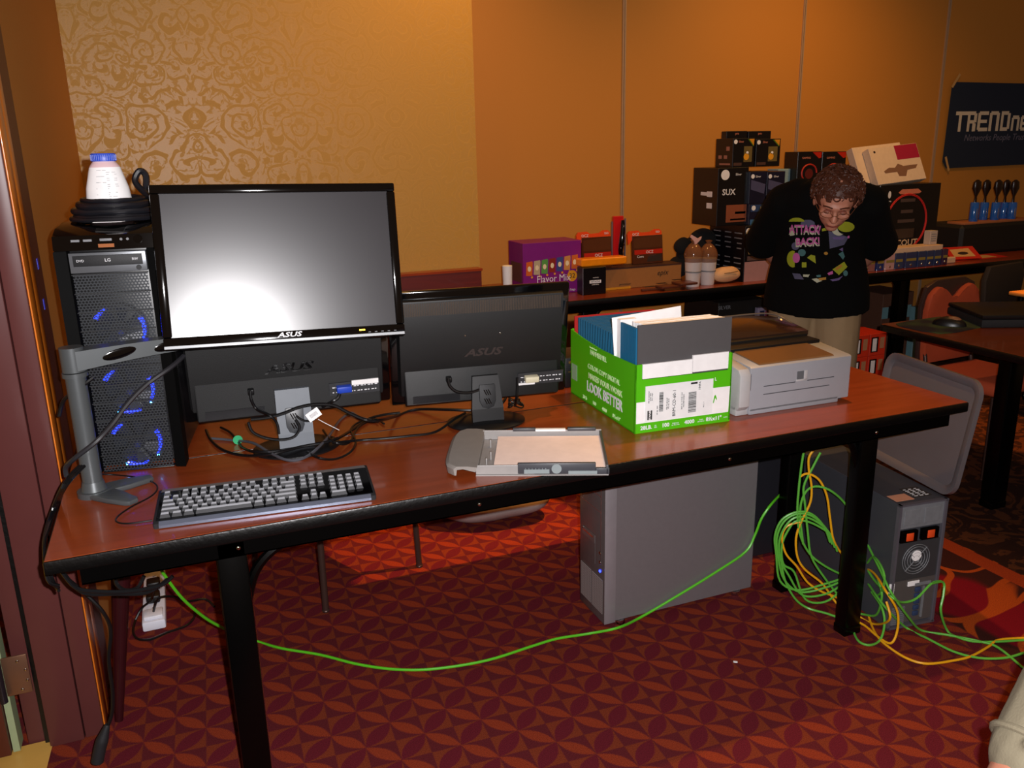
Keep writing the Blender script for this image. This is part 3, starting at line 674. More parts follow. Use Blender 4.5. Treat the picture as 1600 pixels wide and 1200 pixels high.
back_monitor('black monitor seen from behind with ribbed top vent, between the large display and green carton', (1.085, .497, TZ), math.radians(-7.5), .515, .335, math.radians(9), 0, M_bk2, M_black, grille=True, foot_y=-.055, logo_z=.46, logo_mat=mat('dull_print', '#2c2220', .5), logo_size=.030, stand_w=.09, stand_top=.14)

# ---- green paper carton with folders
gb = thing('carton', 'bright green paper carton with white printed label panel, open and filled with folders', 'carton', (1.405, .172, TZ), (0, 0, math.radians(-3.0)))
GW, GD, GH = .297, .440, .198
M_green = mat('green_card', '#4cae0c', .5, spec=.3, noise=(8, .05)); M_card = mat('card_inside', '#9a7a50', .8); M_gtxt = mat('pale_green_print', '#cfe8b0', .6)
GL = GH+.022   # left wall is a little taller at the rear
m = MB(); th = .004
m.box((0, 0, 0), (GW, GD, th)); m.box((GW-th, 0, th), (GW, GD, GH)); m.box((th, GD-th, th), (GW-th, GD, GH+.01))
m.box((0, 0, th), (GW, th, GH-.048))                        # front wall, cut low
m.box((0, 0, GH-.048), (.02, th, GH-.006)); m.box((GW-.012, 0, GH-.048), (GW, th, GH-.0))
m.prism([(0, 0), (GD, 0), (GD, GH+.008), (GD*.8, GH-.002), (GD*.5, GH-.010), (GD*.25, GH-.009), (0, GH-.006)], 0, th, 'x')
m.build('box_walls', M_green, gb, smooth=False)
m = MB(); m.box((.021, -.0012, GH-.046), (.021+(GW-.034)*.57, .005, GH-.006)); m.box((.023+(GW-.034)*.57, -.0008, GH-.043), (GW-.013, .005, GH+.004)); m.build('inner_flap', M_white, gb, smooth=False)
m = MB(); y_ = -.0008
m.faces([(.004, y_, .028), (GW-.006, y_, .028), (GW-.004, y_, .103), (.235, y_, .103), (.235, y_, .112), (.03, y_, .112), (.03, y_, .088), (.004, y_, .088)], [(0, 1, 2, 3, 4, 5, 6, 7)]); m.build('white_panel', M_white, gb, smooth=False)
m = MB(); m.box((.03, -.0022, .031), (.238, -.001, .131)); lb = m.build('shipping_label', mat('label_paper', '#dedede', .55), gb, smooth=False)
def bars(parent, x, z0, z1, n, w, seed=1, vertical=True, m_=None):
    random.seed(seed); mb = MB(); z = z0
    while z < z1:
        h = random.choice([.0006, .0010, .0016]); mb.box((x, -.0028, z), (x+w, -.0022, min(z+h, z1))); z += h+random.choice([.0006, .0010, .0013])
    return mb.build('barcode', m_ or M_ink, parent, smooth=False)
bars(lb, .072, .055, .110, 0, .012, 1); bars(lb, .162, .042, .100, 0, .024, 2)
RU = lambda x, z: fr((x, -.0026, z), (0, 0, 1), (-1, 0, 0))
text('BRM-CD-60-1', .013, RU(.118, .075), M_ink, lb, 'printed_number'); text('1949A', .009, RU(.196, .115), M_ink, lb, 'printed_number')
text('ship to customer\norder desk\n8x11 copy', .005, RU(.045, .100), M_ink, lb, 'printed_number'); text('ctn qty  case', .005, RU(.066, .060), M_ink, lb, 'printed_number')
text('ship via ground\nPO no. 20-A', .0055, RU(.098, .075), M_ink, lb, 'printed_number'); text('item no. 2-15-E-1-2-0\nrecycled content', .0055, RU(.144, .078), M_ink, lb, 'printed_number'); text('lot 2 / 1', .005, RU(.21, .06), M_ink, lb, 'printed_number')
m = MB(); m.box((.037, -.0029, .036), (.051, -.0022, .062)); o = m.build('logo_block', M_ink, lb, smooth=False)
text('STAPLES', .0075, fr((.044, -.0031, .049), (0, 0, 1), (-1, 0, 0)), M_white, lb, 'printed_number', bold=.0002)
m = MB(); m.box((.168, -.0029, .122), (.188, -.0022, .127)); m.build('logo_block', M_ink, lb, smooth=False)
for s, x, sz in (('28LB.', .035, .0155), ('100', .094, .0155), ('4000', .168, .0155), ('8½x11"', .245, .0155)): text(s, sz, FRONT(x, -.001, .014), M_wprint, gb, 'printed_lettering', bold=.0004)
for s, x in (('US\n75M', .063), ('brightness\non the scale', .125), ('sheets\nper carton', .205), ('inches', .283)): text(s, .005, FRONT(x, -.001, .014), M_wprint, gb, 'printed_lettering')
LW = lambda y, z: fr((-.0006, y, z), (0, -1, 0), (0, 0, 1))
text('LOOK BETTER', .044, LW(.195, .055), M_wprint, gb, 'printed_lettering', squash=.85, bold=.0012); text('MAKES YOUR WORK', .024, LW(.19, .090), M_gtxt, gb, 'printed_lettering', bold=.0005)
text('COLOR COPY DIGITAL', .022, LW(.20, .119), M_gtxt, gb, 'printed_lettering', squash=.95); text('HAMMERMILL', .022, LW(.235, .165), M_gtxt, gb, 'printed_lettering', squash=.85); text('from the forest', .008, LW(.27, .180), M_gtxt, gb, 'printed_lettering')
for s, y in (('28 lb', .33), ('100', .26), ('4000', .19), ('8½x11"', .11)): text(s, .016, LW(y, .014), M_gtxt, gb, 'printed_lettering')
m = MB(); m.box((-.001, GD-.05, .05), (-.0002, GD-.008, .10)); m.build('grey_patch', mat('faded_patch', '#8ab08a', .6), gb, smooth=False)
text('L', .014, FRONT(.246, -.001, .128), M_wprint, gb, 'printed_lettering')
m = MB(); m.faces([(.240, -.001, .060), (.243, -.001, .060), (.247, -.001, .074), (.252, -.001, .066), (.252, -.001, .072), (.248, -.001, .083), (.244, -.001, .080)], [(0, 1, 2, 3, 4, 5, 6)]); m.build('green_swirl', M_green, gb, smooth=False)
# folders standing in the carton: separate things, sharing meshes
GT_ = Matrix.Translation(gb.location) @ gb.rotation_euler.to_matrix().to_4x4()
def sheet(name, label, cat, mtl, w, h, thk, pos, rx=0, rz=0, group=None, ry=0, curve=0):
    mb = MB()
    if curve:
        n = 8; f = [[(w*(i/n-.5), curve*((i/n-.5)**2)*4-curve, k) for k in (0, h)] for i in range(n+1)]
        vs = []; 
        for i in range(n+1):
            x, y, _ = f[i][0]; vs += [(x, y, 0), (x, y, h), (x, y+thk, h), (x, y+thk, 0)]
        fs = [(4*i+k, 4*i+4+k, 4*i+4+(k+1) % 4, 4*i+(k+1) % 4) for i in range(n) for k in range(4)]+[(3, 2, 1, 0), (4*n, 4*n+1, 4*n+2, 4*n+3)]
        mb.faces(vs, fs)
    else: mb.box((-w/2, 0, 0), (w/2, thk, h))
    o = mb.build(name, mtl, smooth=bool(curve))
    o.matrix_world = GT_ @ Matrix.Translation(pos) @ Euler((rx, ry, rz)).to_matrix().to_4x4()
    return tag(o, label, cat, group)
M_teal = mat('teal_folder', '#0f5f86', .5, noise=(20, .05)); M_teald = mat('dark_teal_folder', '#14506e', .5); M_grey = mat('dark_grey_folder', '#4a4748', .55, noise=(60, .06)); M_pap = mat('white_paper', '#f0eeee', .6)
fx = GW/2+.0
# front block: dark grey board in front, white bundles behind, with the teal folders' spines at the left
o = sheet('folder', 'dark grey folder standing upright at the front of the green carton', 'folder', M_grey, GW-.012, .292, .004, (fx+.004, .0085, .0045), curve=0)
random.seed(5); gs = 'white paper packets behind the grey folder'
for i in range(12):
    hh = .290-.001*random.random()
    sheet('paper_packet', 'white paper packet standing in the carton behind the dark grey folder', 'paper', M_pap, GW-.046-.001*i, hh, .0045, (fx+.012-.0012*i, .014+.0052*i, .0045), rx=0, group=gs)
sheet('paper_packet', 'white paper sheet sticking up highest above the green carton', 'paper', M_pap, .215, .300, .0015, (fx-.025, .132, .006), rz=0, ry=math.radians(-4.5))
# teal folders, spines turned to the left wall, fanned
gt = 'teal folders with spines at the left of the carton'
for i in range(9):
    sheet('folder', 'teal folder edge showing between grey folder and white pages in the carton', 'folder', M_teal, .0042, .287-.0006*i, .055, (.0075+.0052*i+.0, .0138+.0015*i, .0045), group=gt) if False else None
m_ = []
for i in range(11):
    sheet('folder', 'teal folder spine beside the dark grey folder at the carton front', 'folder', M_teal, .006, .284, .0075, (.0095, .0140+.0084*i, .0045), group=gt)
sheet('paper_packet', 'white card block between the two groups of teal folders', 'paper', M_pap, .05, .290, .020, (.032, .1085, .0045))
gt2 = 'dark teal folders in the rear half of the carton'
for i in range(17):
    sheet('folder', 'dark teal folder leaning in the rear half of the green carton', 'folder', M_teald, GW-.02, .240+.0002*i, .004, (fx, .152+.0155*i, .0045), rx=math.radians(9-.6*i), group=gt2)
sheet('folder', 'red folder at the very rear of the green carton', 'folder', mat('red_folder', '#b01c1c', .5), GW-.02, .244, .004, (fx-.003, .425, .0045))

# ---- paper tray of the printer, on the table edge
tr = thing('paper_tray', 'grey printer paper tray loaded with paper at the front edge of the table', 'paper tray', (.848, .115, TZ), (0, 0, math.radians(-26)))
bpy.data.objects.remove(tr)
M_tray = mat('tray_grey', '#8e8a88', .4); M_trayd = mat('tray_dark_guide', '#3c3d42', .4)
tr = thing('paper_tray', 'grey printer paper tray loaded with paper, overhanging the front edge of the table', 'paper tray', (.885, .078, TZ), (0, 0, math.radians(-24)))
TL, TW = .345, .262
m = MB(); m.box((.03, 0, 0), (TL, TW, .003)); m.box((.03, .003, .003), (.17, .008, .026), .001); m.box((.03, TW-.006, .003), (TL, TW, .028), .001)
m.box((.03, .012, .003), (.034, TW-.012, .020)); m.build('tray_body', M_tray, tr, smooth=False)
m = MB(); N = 16; rings = []
for i in range(N+1):
    v = i/N; y = -.01+(TW+.02)*v; bow = -.026*(1-(2*v-1)**4)**.5 if 0 < v < 1 else 0
    rings.append([(.030, y, .014), (.034, y, .026), (.012, y, .0285), (-.014+bow, y, .0285), (-.022+bow, y, .022), (-.020+bow, y, .006), (-.016+bow, y, .006), (-.014+bow, y, .020), (.0, y, .022)])
m.loft(rings); m.build('curved_handle', mat('tray_handle_grey', '#857f7a', .4), tr)
m = MB(); m.box((.13, .001, .004), (.315, .011, .031), .002); m.box((.315, 0, .003), (TL+.002, .01, .018), .001); m.build('paper_guide', M_trayd, tr)
m = MB(); m.box((.145, -.001, .006), (.205, .0015, .016)); m.box((.25, -.001, .004), (.318, .0015, .012))
for i in range(7): m.box((.148+i*.008, -.0018, .016), (.149+i*.008, -.001, .02))
m.lathe([(.0001, 0), (.012, 0), (.012, .004), (.0001, .004)], (.222, .002, .018), 16, (0, -1, 0)); m.build('slider', mat('slider_silver', '#9aa4a6', .3, .3), tr)
m = MB(); m.box((.11, TW-.010, .026), (.17, TW+.002, .034), .001); m.box((.255, TW-.012, .026), (.33, TW+.002, .035), .002); m.build('paper_guide', M_trayd, tr)
m = MB(); m.box((.17, TW-.012, .026), (.25, TW+.001, .032), .001); m.build('white_tab', M_white, tr)
m = MB(); m.box((TL-.006, .0, .003), (TL, TW, .026), .001); m.build('end_stop', M_trayd, tr)
m = MB()
for (x, y) in ((.052, .19), (.058, .10), (.05, .055)): m.box((x, y, .003), (x+.004, y+.012, .024), .001)
m.build('rib', M_tray, tr)
m = MB(); m.box((0, 0, 0), (.268, .228, .012)); o = m.build('paper_stack', mat('plain_paper', '#f3ddd4', .6), smooth=False)
o.matrix_world = Matrix.Translation(tr.location) @ tr.rotation_euler.to_matrix().to_4x4() @ Matrix.Translation((.071, .0165, .0032)); tag(o, 'thick stack of blank white paper lying in the grey tray', 'paper')

# ---- printer
M_pr = mat('printer_grey', '#8f9096', .42, noise=(30, .04)); M_prl = mat('printer_pale', '#a7a5a6', .4)
PW, PH = .388, .142
p = thing('printer', 'light grey inkjet printer with dark raised lid behind, standing right of the green carton', 'printer', (1.752, .175, TZ), (0, 0, math.radians(-1)))
m = MB(); m.prism([(.0, .012), (.0, PH-.004), (.006, PH), (.14, PH+.012), (.19, PH+.004), (.2, .012)], .028, PW-.002, 'x', bev=.004); m.box((.03, .0, 0), (PW-.04, .19, .02), .003); m.build('housing', M_pr, p)
m = MB(); m.prism([(.01, .012), (-.008, .03), (-.008, PH-.02), (.004, PH-.004), (.10, PH+.012), (.19, PH+.004), (.2, .012)], -.012, .026, 'x', bev=.006); m.box((-.012, .006, 0), (.03, .05, .03), .004); m.build('end_cap', M_prl, p)
m = MB(); m.prism([(.008, PH+.0008), (.012, PH+.0045), (.128, PH+.0152), (.13, PH+.012)], .062, PW-.062, 'x'); m.build('glossy_top_cover', mat('warm_lit_gloss_cover', '#7a5a3a', .22, .3), p, smooth=False)  # brown tint paints in the warm light reflected by the cover
m = MB(); 
m.box((.19, -.0006, .086), (.222, .001, .112)); m.build('square_latch', mat('latch_shadow', '#55585c', .5), p, smooth=False)
m = MB(); m.box((.214, -.002, .084), (.226, .001, .113), .001); m.box((.188, -.002, .082), (.226, .001, .088), .001); m.build('latch_rim', M_prl, p)
m = MB()
for a, b_, z in ((.075, .185, .080), (.228, .325, .080), (.075, .31, .056)): m.box((a, -.0008, z), (b_, .001, z+.0022))
m.box((.03, -.0006, .074), (.0305, .001, PH-.02)); m.build('panel_groove', mat('groove_grey', '#3c3d42', .6), p, smooth=False)
m = MB(); m.box((PW-.038, .02, 0), (PW-.01, .06, .028), .003); m.build('corner_foot', M_trayd, p)
m = MB(); m.box((-.01, .13, PH-.03), (PW-.01, .21, PH+.022), .004)
m.box((-.01, .185, .01), (PW-.012, .26, PH+.03), .004); m.build('dark_hinge_bar', M_black, p)
m = MB(); rings = []
for i in range(25):
    v = i/24; x = -.03+(PW+.035)*v; a = .020*(1-abs(2*v-1)**2.6)
    rings.append([(x, .205, PH+.020), (x, .205, PH+.034), (x, .33, PH+.052+a), (x, .345, PH+.050+a), (x, .345, PH+.02)])
m.loft(rings); m.build('raised_lid', mat('smoked_brown_lid', '#2a1a14', .16, coat=.4), p)
m = MB(); m.tube([(-.03, .34, PH+.054), (.06, .338, PH+.071), (PW*.5, .338, PH+.074), (PW-.06, .338, PH+.071), (PW-.002, .33, PH+.055), (PW-.002, .25, PH+.036)], .0028, 8, 6); m.build('lid_rim', mat('silver_rim', '#8a8078', .25, .7), p)
m = MB(); m.box((-.012, .20, 0), (PW-.012, .34, .06), .004); m.box((.0, .255, .06), (PW-.02, .335, PH+.03)); m.build('rear_body', M_black, p)
# ---- low black box behind the carton, right of the rear monitor
a = at(893, 606, z=TZ)
bb = thing('black_box', 'low black box with brass glints behind the green carton on the rear table', 'box', (a.x-.02, .665, TZ))
m = MB(); m.box((0, 0, 0), (.20, .14, .10), .004); m.build('case', M_black, bb)
m = MB(); m.box((.012, -.002, .080), (.06, .002, .088), .001); m.box((.01, -.002, .052), (.06, .001, .0545)); m.build('brass_trim', mat('bright_brass', '#e0b060', .2, .9), bb)

# ---- green disc, cables and tag on the table
a = at(371, 683, z=TZ+.02)
m = MB(); m.cyl((0, 0, 0), (0, -.0016, 0), .0125, n=28); o = m.build('round_green_sticker', mat('green_sticker', '#1f9a62', .5)); tag(o, 'round green sticker disc standing among the cables below the charcoal monitor', 'sticker'); o.location = (a.x, a.y-.0, TZ+.0125)
def zt_at(x, y):
    'height of what lies there: table, or the round monitor feet'
    for cx, cy, rx, ry in ((455, 692, 68, 32), (757, 655, 64, 27)):
        if ((x-cx)/rx)**2+((y-cy)/ry)**2 < 1.25: return TZ+.021
    return TZ+.005
def pz(*pts): return [at(p_[0], p_[1], z=(p_[2] if len(p_) > 2 else zt_at(p_[0], p_[1]))) for p_ in pts]
def py(y, *pts): return [at(p_[0], p_[1], y=y) for p_ in pts]
M_gc = mat('grey_cable', '#4a4b52', .32)
cable('cable', 'black cable looping low across the table in front of the charcoal monitor stand', pz((322, 672), (330, 688), (350, 704), (385, 712), (425, 709), (470, 698), (520, 688), (550, 672), (575, 655), (600, 648), (625, 645)), .004, M_cable, 'black cables tangled round the grey stand')
cable('cable', 'grey cable dipping lowest in front of the charcoal monitor stand', pz((330, 685), (365, 688), (395, 692), (420, 706), (445, 718), (468, 718), (490, 706), (515, 680), (530, 658), (548, 645), (562, 652), (585, 658)), .0036, M_gc)
cable('cable', 'black cable curling down to the right of the grey stand foot', pz((480, 706), (500, 716), (525, 717), (548, 706), (556, 690), (548, 672), (560, 660), (578, 655), (590, 660)), .003)
YC = .42
cable('cable', 'thick black cable running across the grey stand and off to the right', py(YC, (392, 655), (420, 652), (445, 645), (465, 637), (490, 632), (520, 633), (545, 645), (572, 656), (592, 657))+pz((620, 650), (650, 640), (700, 640), (740, 641), (775, 636), (790, 622, TZ+.03), (785, 610, TZ+.05)), .0045)
cable('cable', 'black cable hanging from the charcoal monitor socket to the clip', py(.47, (391, 610), (393, 625), (402, 640))+py(YC, (420, 648), (432, 660), (436, 678)), .0035)
cable('cable', 'black cable loop hanging below the clip on the grey stand', py(YC-.01, (462, 656), (468, 668), (460, 682), (440, 687), (415, 684), (395, 675), (388, 660)), .0038)
cable('cable', 'thin black cable crossing the right side of the grey stand', py(YC-.005, (463, 650), (475, 657), (490, 656), (500, 645)), .003)
cable('cable', 'black cable running from the tangle towards the black monitor base', pz((520, 692), (560, 688), (600, 685), (640, 681), (680, 675), (710, 655), (727, 645)), .0036)
cable('cable', 'black cable hanging from the black monitor socket to its neck', py(.42, (700, 590), (703, 603), (715, 612), (735, 613), (752, 608), (765, 608)), .004)
cable('cable', 'thin black cable lying behind the tangle below the charcoal monitor', pz((345, 668), (360, 676), (372, 690), (380, 700), (400, 706), (440, 704)), .0035)
cable('cable', 'thin dark cable trailing under the right of the charcoal monitor', pz((505, 672), (520, 690), (545, 692), (560, 668), (585, 655), (600, 662)), .0032)
cable('cable', 'blue plug lead dropping from the charcoal monitor socket', py(.455, (531, 615), (528, 622), (518, 628))+py(.43, (505, 635)), .0045)
cable('cable', 'cream plug lead dropping from the black monitor socket', py(.43, (808, 590), (808, 605), (807, 622))+pz((805, 634)), .004)
# knot of coiled lead right of the black monitor base
for i in range(5):
    c = at(806, 632, z=TZ+.016); n = 12
    pts = [c+Vector((.024*math.cos(2*PI*k/n+i)*(1-.1*i), .012*math.sin(2*PI*k/n+i)+.004*i, .006*math.sin(4*PI*k/n+i)+.004*i-.004)) for k in range(n)]
    mb = MB(); mb.tube(pts, .0022, 6, 4, True); tag(mb.build('coiled_lead', M_cable), 'thin black lead coiled in a knot right of the black monitor base', 'cable', 'coils of the knotted lead')
# white tag
a = at(490, 648, y=.40); m = MB(); m.box((-.018, 0, -.012), (.018, .0008, .012)); m.use(M_white); o = m.build('cable_tag', M_white, smooth=False); o.location = a; o.rotation_euler = (-.1, math.radians(-30), 0); tag(o, 'small white paper tag hanging on a cable beside the grey stand', 'tag')
m = MB(); m.use(M_gprint)
for i in range(9): m.box((-.010+i*.0024, -.0006, -.005), (-.009+i*.0024, 0, .005))
m.build('barcode', M_gprint, o, smooth=False)
cable('tag_string', 'thin white string of the tag by the grey stand', py(.402, (497, 655), (510, 662), (530, 672)), .0009, M_wprint)
# cables at the left end of the table
cable('cable', 'thick black cable rising diagonally from the table corner across the tower to the large display', [at(287, 556, y=.36), at(268, 573, y=.33), at(230, 600, y=.31), at(200, 630, y=.29), at(176, 662, y=.27), at(150, 690, y=.25), at(118, 715, y=.25), at(103, 730, y=.27), at(104, 745, y=.27)], .0055, mat('cable_sheen', '#242428', .28))
cable('cable', 'black cable dropping behind the arm pole from the arm', [at(146, 590, y=.33), at(125, 606, y=.33), at(100, 625, y=.37), at(92, 650, y=.38)], .0045)
for i, d in enumerate((0, 4, 8)):
    cable('cable', ('rightmost', 'middle', 'leftmost')[i]+' of the black cables bundled over the left table end', [at(132-d, 728, y=.28), at(118-d, 742, y=.25), at(102-d*.7, 762, y=.2), at(88-d*.6, 792, x=-.012), at(76-d*.5, 826, x=-.014-.004*i), at(69, 852+d, x=-.014-.004*i), at(74+d, 905, x=-.012), at(92, 915+d, y=.1)], .0036, None, 'cables over the left table end')
cable('cable', 'thin black keyboard cord curving over the table left of the keyboard', pz((128, 738, TZ+.03), (150, 740, TZ+.018), (180, 742), (215, 746), (240, 754), (246, 764), (235, 776), (205, 792), (185, 806), (182, 815), (200, 818), (238, 813)), .0019, None, None, 5, 'cord')

# ================================================================ UNDER THE TABLES
# silver tower
st = thing('computer_tower', 'large silver computer tower on the carpet under the foreground table', 'computer', (1.455, .427, 0), (0, 0, math.radians(0)))
SW, SL, SH = .176, .575, .56
m = MB(); m.box((.022, .0, .018), (SL, SW, SH), .003); m.box((.022, -.0015, .02), (SL-.004, .0, SH-.004)); m.build('side_panel', M_silver, st, smooth=False)
m = MB(); m.box((0, 0, .012), (.022, SW, SH), .004); m.build('front_panel', mat('front_aluminium', '#77706f', .35, .6), st)
m = MB(); m.box((-.0003, .0, .014), (.040, -.0022, SH-.003), .0008); m.build('edge_strip', mat('bright_aluminium', '#a39da2', .35, .5), st)
FLF = lambda y, z: fr((-.001, y, z), (0, -1, 0), (0, 0, 1))
m = MB(); m.use(M_chrome)
m.box((-.001, .024, SH-.34), (0, .0252, SH-.02))
for z in (SH-.06, SH-.112, SH-.165): m.box((-.001, .0252, z), (0, SW-.02, z+.001))
m.box((-.001, SW-.021, SH-.165), (0, SW-.02, SH-.125)); m.build('bay_seam', mat('seam_silver', '#b8b0ae', .3, .7), st, smooth=False)
z = .30
m = MB(); m.box((-.002, .065, z-.028), (0, SW-.022, z+.0), .001); m.box((-.001, .064, z-.10), (0, .065, z)); fd = m.build('floppy_drive', mat('drive_face', '#807a78', .3, .6), st, smooth=False)
m = MB(); m.box((-.003, .075, z-.012), (-.0015, SW-.03, z-.008)); m.ellip((-.003, SW-.028, z-.004), (.002, .004, .004), 10, 6); m.build('drive_slot', M_chrome, fd)
for z in (.255, .222):
    m = MB(); m.ellip((-.001, .03, z), (.003, .006, .006), 12, 8); m.build('round_button', M_chrome, st)
m = MB(); m.ellip((-.002, .028, .192), (.0025, .005, .0045), 12, 8); m.build('blue_light', mat('blue_indicator', '#2030ff', .3, emit=('#2438ff', 8)), st)
M_gr2 = mesh_grille_mat('speaker_holes', '#8b8482', '#0a0a0a', .006)
g = NG('punched_front_grille'); X = g.xyz(g.tc.outputs['Object']); fy = g.mth('SUBTRACT', g.mth('FRACT', g.mth('DIVIDE', X[1], .0062)), .5); fz_ = g.mth('SUBTRACT', g.mth('FRACT', g.mth('DIVIDE', X[2], .0062)), .5)
d = g.mth('SQRT', g.mth('ADD', g.mth('MULTIPLY', fy, fy), g.mth('MULTIPLY', fz_, fz_))); g.lk(g.mix(g.ss(d, .36, .28), lin('#7d7573'), lin('#c2bab8')), g.b.inputs['Base Color']); g.b.inputs['Metallic'].default_value = .3; g.b.inputs['Roughness'].default_value = .4
for y0, y1 in ((.012, .085), (.092, .165)):
    m = MB(); m.box((-.0012, y0, .045), (0, y1, .165)); m.build('punched_grille', g.m, st, smooth=False)
for x, y in ((.06, .012), (SL-.06, .012), (.06, SW-.02), (SL-.06, SW-.02)):
    m = MB(); m.lathe([(.0001, 0), (.019, 0), (.022, .006), (.020, .018), (.0001, .018)], (x, y, 0), 24); m.build('foot', M_chrome, st)
# dark case with glowing-coloured side behind the silver tower
dk = thing('computer_case', 'dark slate computer case standing behind the silver tower under the table', 'computer', (2.16, .62, 0))
m = MB(); m.box((-.20, 0, .01), (.14, .30, .52), .003); m.build('case_shell', mat('slate_panel', '#26262c', .4, .3), dk, smooth=False)
g = NG('fiery_side_art'); X = g.xyz(g.tc.outputs['Object']); n_ = g.noise(g.comb(g.mth('MULTIPLY', X[0], 3), X[1], X[2]), 26, 4, 1.5)
g.lk(g.mix(g.ss(n_, .48, .6), lin('#1a0a08'), g.mix(g.ss(n_, .56, .68), lin('#7a2414'), lin('#e08a2a'))), g.b.inputs['Base Color']); g.b.inputs['Roughness'].default_value = .3
m = MB(); m.box((-.185, -.003, .10), (-.135, .0, .51)); m.build('side_art', g.m, dk, smooth=False)
m = MB(); m.box((-.2, .02, 0), (-.17, .28, .01)); m.box((.1, .02, 0), (.13, .28, .01)); m.build('foot_rail', M_rubber, dk, smooth=False)

# server chassis at the right end
sv = thing('server_chassis', 'dark grey server chassis with fan and ports, beside the right table end', 'server', (2.262, .045, 0), (0, 0, math.radians(-6)))
VW, VL, VH = .178, .52, .432
m = MB(); m.box((0, .012, .008), (VW, VL, VH), .002); m.build('case_shell', mat('graphite_panel', '#45464c', .42, .35, noise=(18, .08)), sv, smooth=False)
m = MB(); m.box((0, .0, .004), (.008, .014, VH)); m.box((VW-.012, 0, .004), (VW, .014, VH), .002); m.box((0, 0, VH-.006), (VW, .014, VH)); m.box((0, 0, .004), (VW, .014, .012)); m.build('rear_frame', mat('steel_frame', '#5c5860', .35, .3), sv, smooth=False)
M_galv = mat('galvanised_steel', '#74767a', .4, .15, noise=(40, .2))
m = MB(); m.box((.008, .004, VH-.082), (VW-.012, .012, VH-.008)); 
for i in range(2): m.box((.02+i*.075, .0015, VH-.07), (.075+i*.075, .004, VH-.02), .002)
m.build('power_supply', M_galv, sv, smooth=False)
for i in range(2):
    m = MB(); x = .014+i*.078; m.box((x, -.001, VH-.128), (x+.062, .012, VH-.09), .002); h = m.build('drive_caddy', M_steelblk, sv)
    m = MB(); m.box((x+.018, -.004, VH-.122), (x+.044, -.001, VH-.096), .002); m.build('orange_latch', mat('orange_latch_plastic', '#d8481c', .4), h)
m = MB(); m.box((.008, .005, VH-.26), (VW-.012, .012, VH-.132)); fp = m.build('fan_panel', mat('fan_panel_steel', '#3a3a3c', .4, .2), sv, smooth=False)
m = MB()
for r in (.012, .022, .032, .042, .050): m.tube([(.082+r*math.cos(2*PI*k/20), .003, VH-.192+r*math.sin(2*PI*k/20)) for k in range(20)], .0013, 5, 2, True)
for k in range(4): a = PI/4+k*PI/2; m.cyl((.082+.01*math.cos(a), .003, VH-.192+.01*math.sin(a)), (.082+.052*math.cos(a), .003, VH-.192+.052*math.sin(a)), .0014, n=6)
m.build('fan_guard', M_galv, fp)
m = MB(); m.cyl((.082, .0035, VH-.18), (.082, .002, VH-.18), .018, n=20); m.build('fan_hub_label', M_white, fp)
m = MB(); m.box((.062, .002, VH-.285), (.105, .005, VH-.268), .001); m.box((-.006, .002, VH-.30), (.012, .006, VH-.265), .001); m.build('white_label', M_white, sv, smooth=False)
m = MB(); m.box((.008, .005, .02), (VW-.012, .012, VH-.262)); io = m.build('port_plate', mat('port_steel', '#55504e', .4, .2), sv, smooth=False)
for i in range(5):
    m = MB(); m.box((.092, -.001, .04+i*.021), (.112, .006, .056+i*.021), .002); m.build('blue_port', mat('navy_port', '#2b3a58', .4), io)
m = MB(); m.box((.088, .001, .145), (.15, .006, .155), .001); m.box((.122, .001, .03), (.128, .006, .14)); m.build('bracket', M_galv, io, smooth=False)
m = MB()
for i in range(9): m.box((.012+i*.0, .001, .02+i*.007), (.06, .005, .0225+i*.007))
m.build('vent_slot', M_galv, io, smooth=False)
m = MB(); m.box((.01, .03, VH), (.075, .075, VH+.0008)); m.use(mat('peach_label', '#c98a6c', .5)); m.build('top_sticker', _m['peach_label'], sv, smooth=False)
m = MB(); m.box((.085, .04, VH), (.15, .11, VH+.0008)); s = m.build('top_label', mat('dark_label', '#2a2420', .5), sv, smooth=False)
m = MB()
for i in range(6):
    for j in range(3): m.box((.09+j*.02, .046+i*.01, VH+.0008), (.103+j*.02-.004*(i % 2), .050+i*.01, VH+.0012))
m.build('label_print', M_wprint, s, smooth=False)
# storage lid standing on the chassis
ld = thing('storage_cover', 'large translucent grey plastic tub lid standing on the server chassis', 'lid', (2.442, .008, VH+.003), (math.radians(9), 0, math.radians(80.3)))
LL, LH = .444, .371
def rrect(w, h, r, x0=0, z0=0, n=6):
    P = []
    for cx, cz, a in ((w-r, h-r, 0), (r, h-r, 90), (r, r, 180), (w-r, r, 270)):
        for k in range(n+1): t_ = math.radians(a+90*k/n); P.append((x0+cx+r*math.cos(t_), z0+cz+r*math.sin(t_)))
    return P
M_lid = mat('frosted_grey_plastic', '#585153', .35, noise=(12, .08)); M_lid.node_tree.nodes['Principled BSDF'].inputs['Subsurface Weight'].default_value = .1
m = MB(); m.prism(rrect(LL-.05, LH-.05, .028, .025, .025), .0, .004, 'y'); m.build('panel', M_lid, ld, smooth=False)
m = MB()
o1, o2 = rrect(LL, LH, .05), rrect(LL-.036, LH-.036, .036, .018, .018); o3 = rrect(LL-.048, LH-.048, .03, .024, .024); o4 = rrect(LL-.06, LH-.06, .026, .03, .03)
def loop(P, y): return [(a_, y, b_) for a_, b_ in P]
rr = [loop(o1, .014), loop(o1, -.002), loop(o2, -.008), loop(o3, .0), loop(o4, -.003), loop(o4, .002), loop(o2, .012)]
n = len(o1); vs = [q_ for r_ in rr for q_ in r_]; k_ = len(rr)
m.faces(vs, [(j*n+i, j*n+(i+1) % n, ((j+1) % k_)*n+(i+1) % n, ((j+1) % k_)*n+i) for j in range(k_) for i in range(n)]); m.build('rim', M_lid, ld)
m = MB()
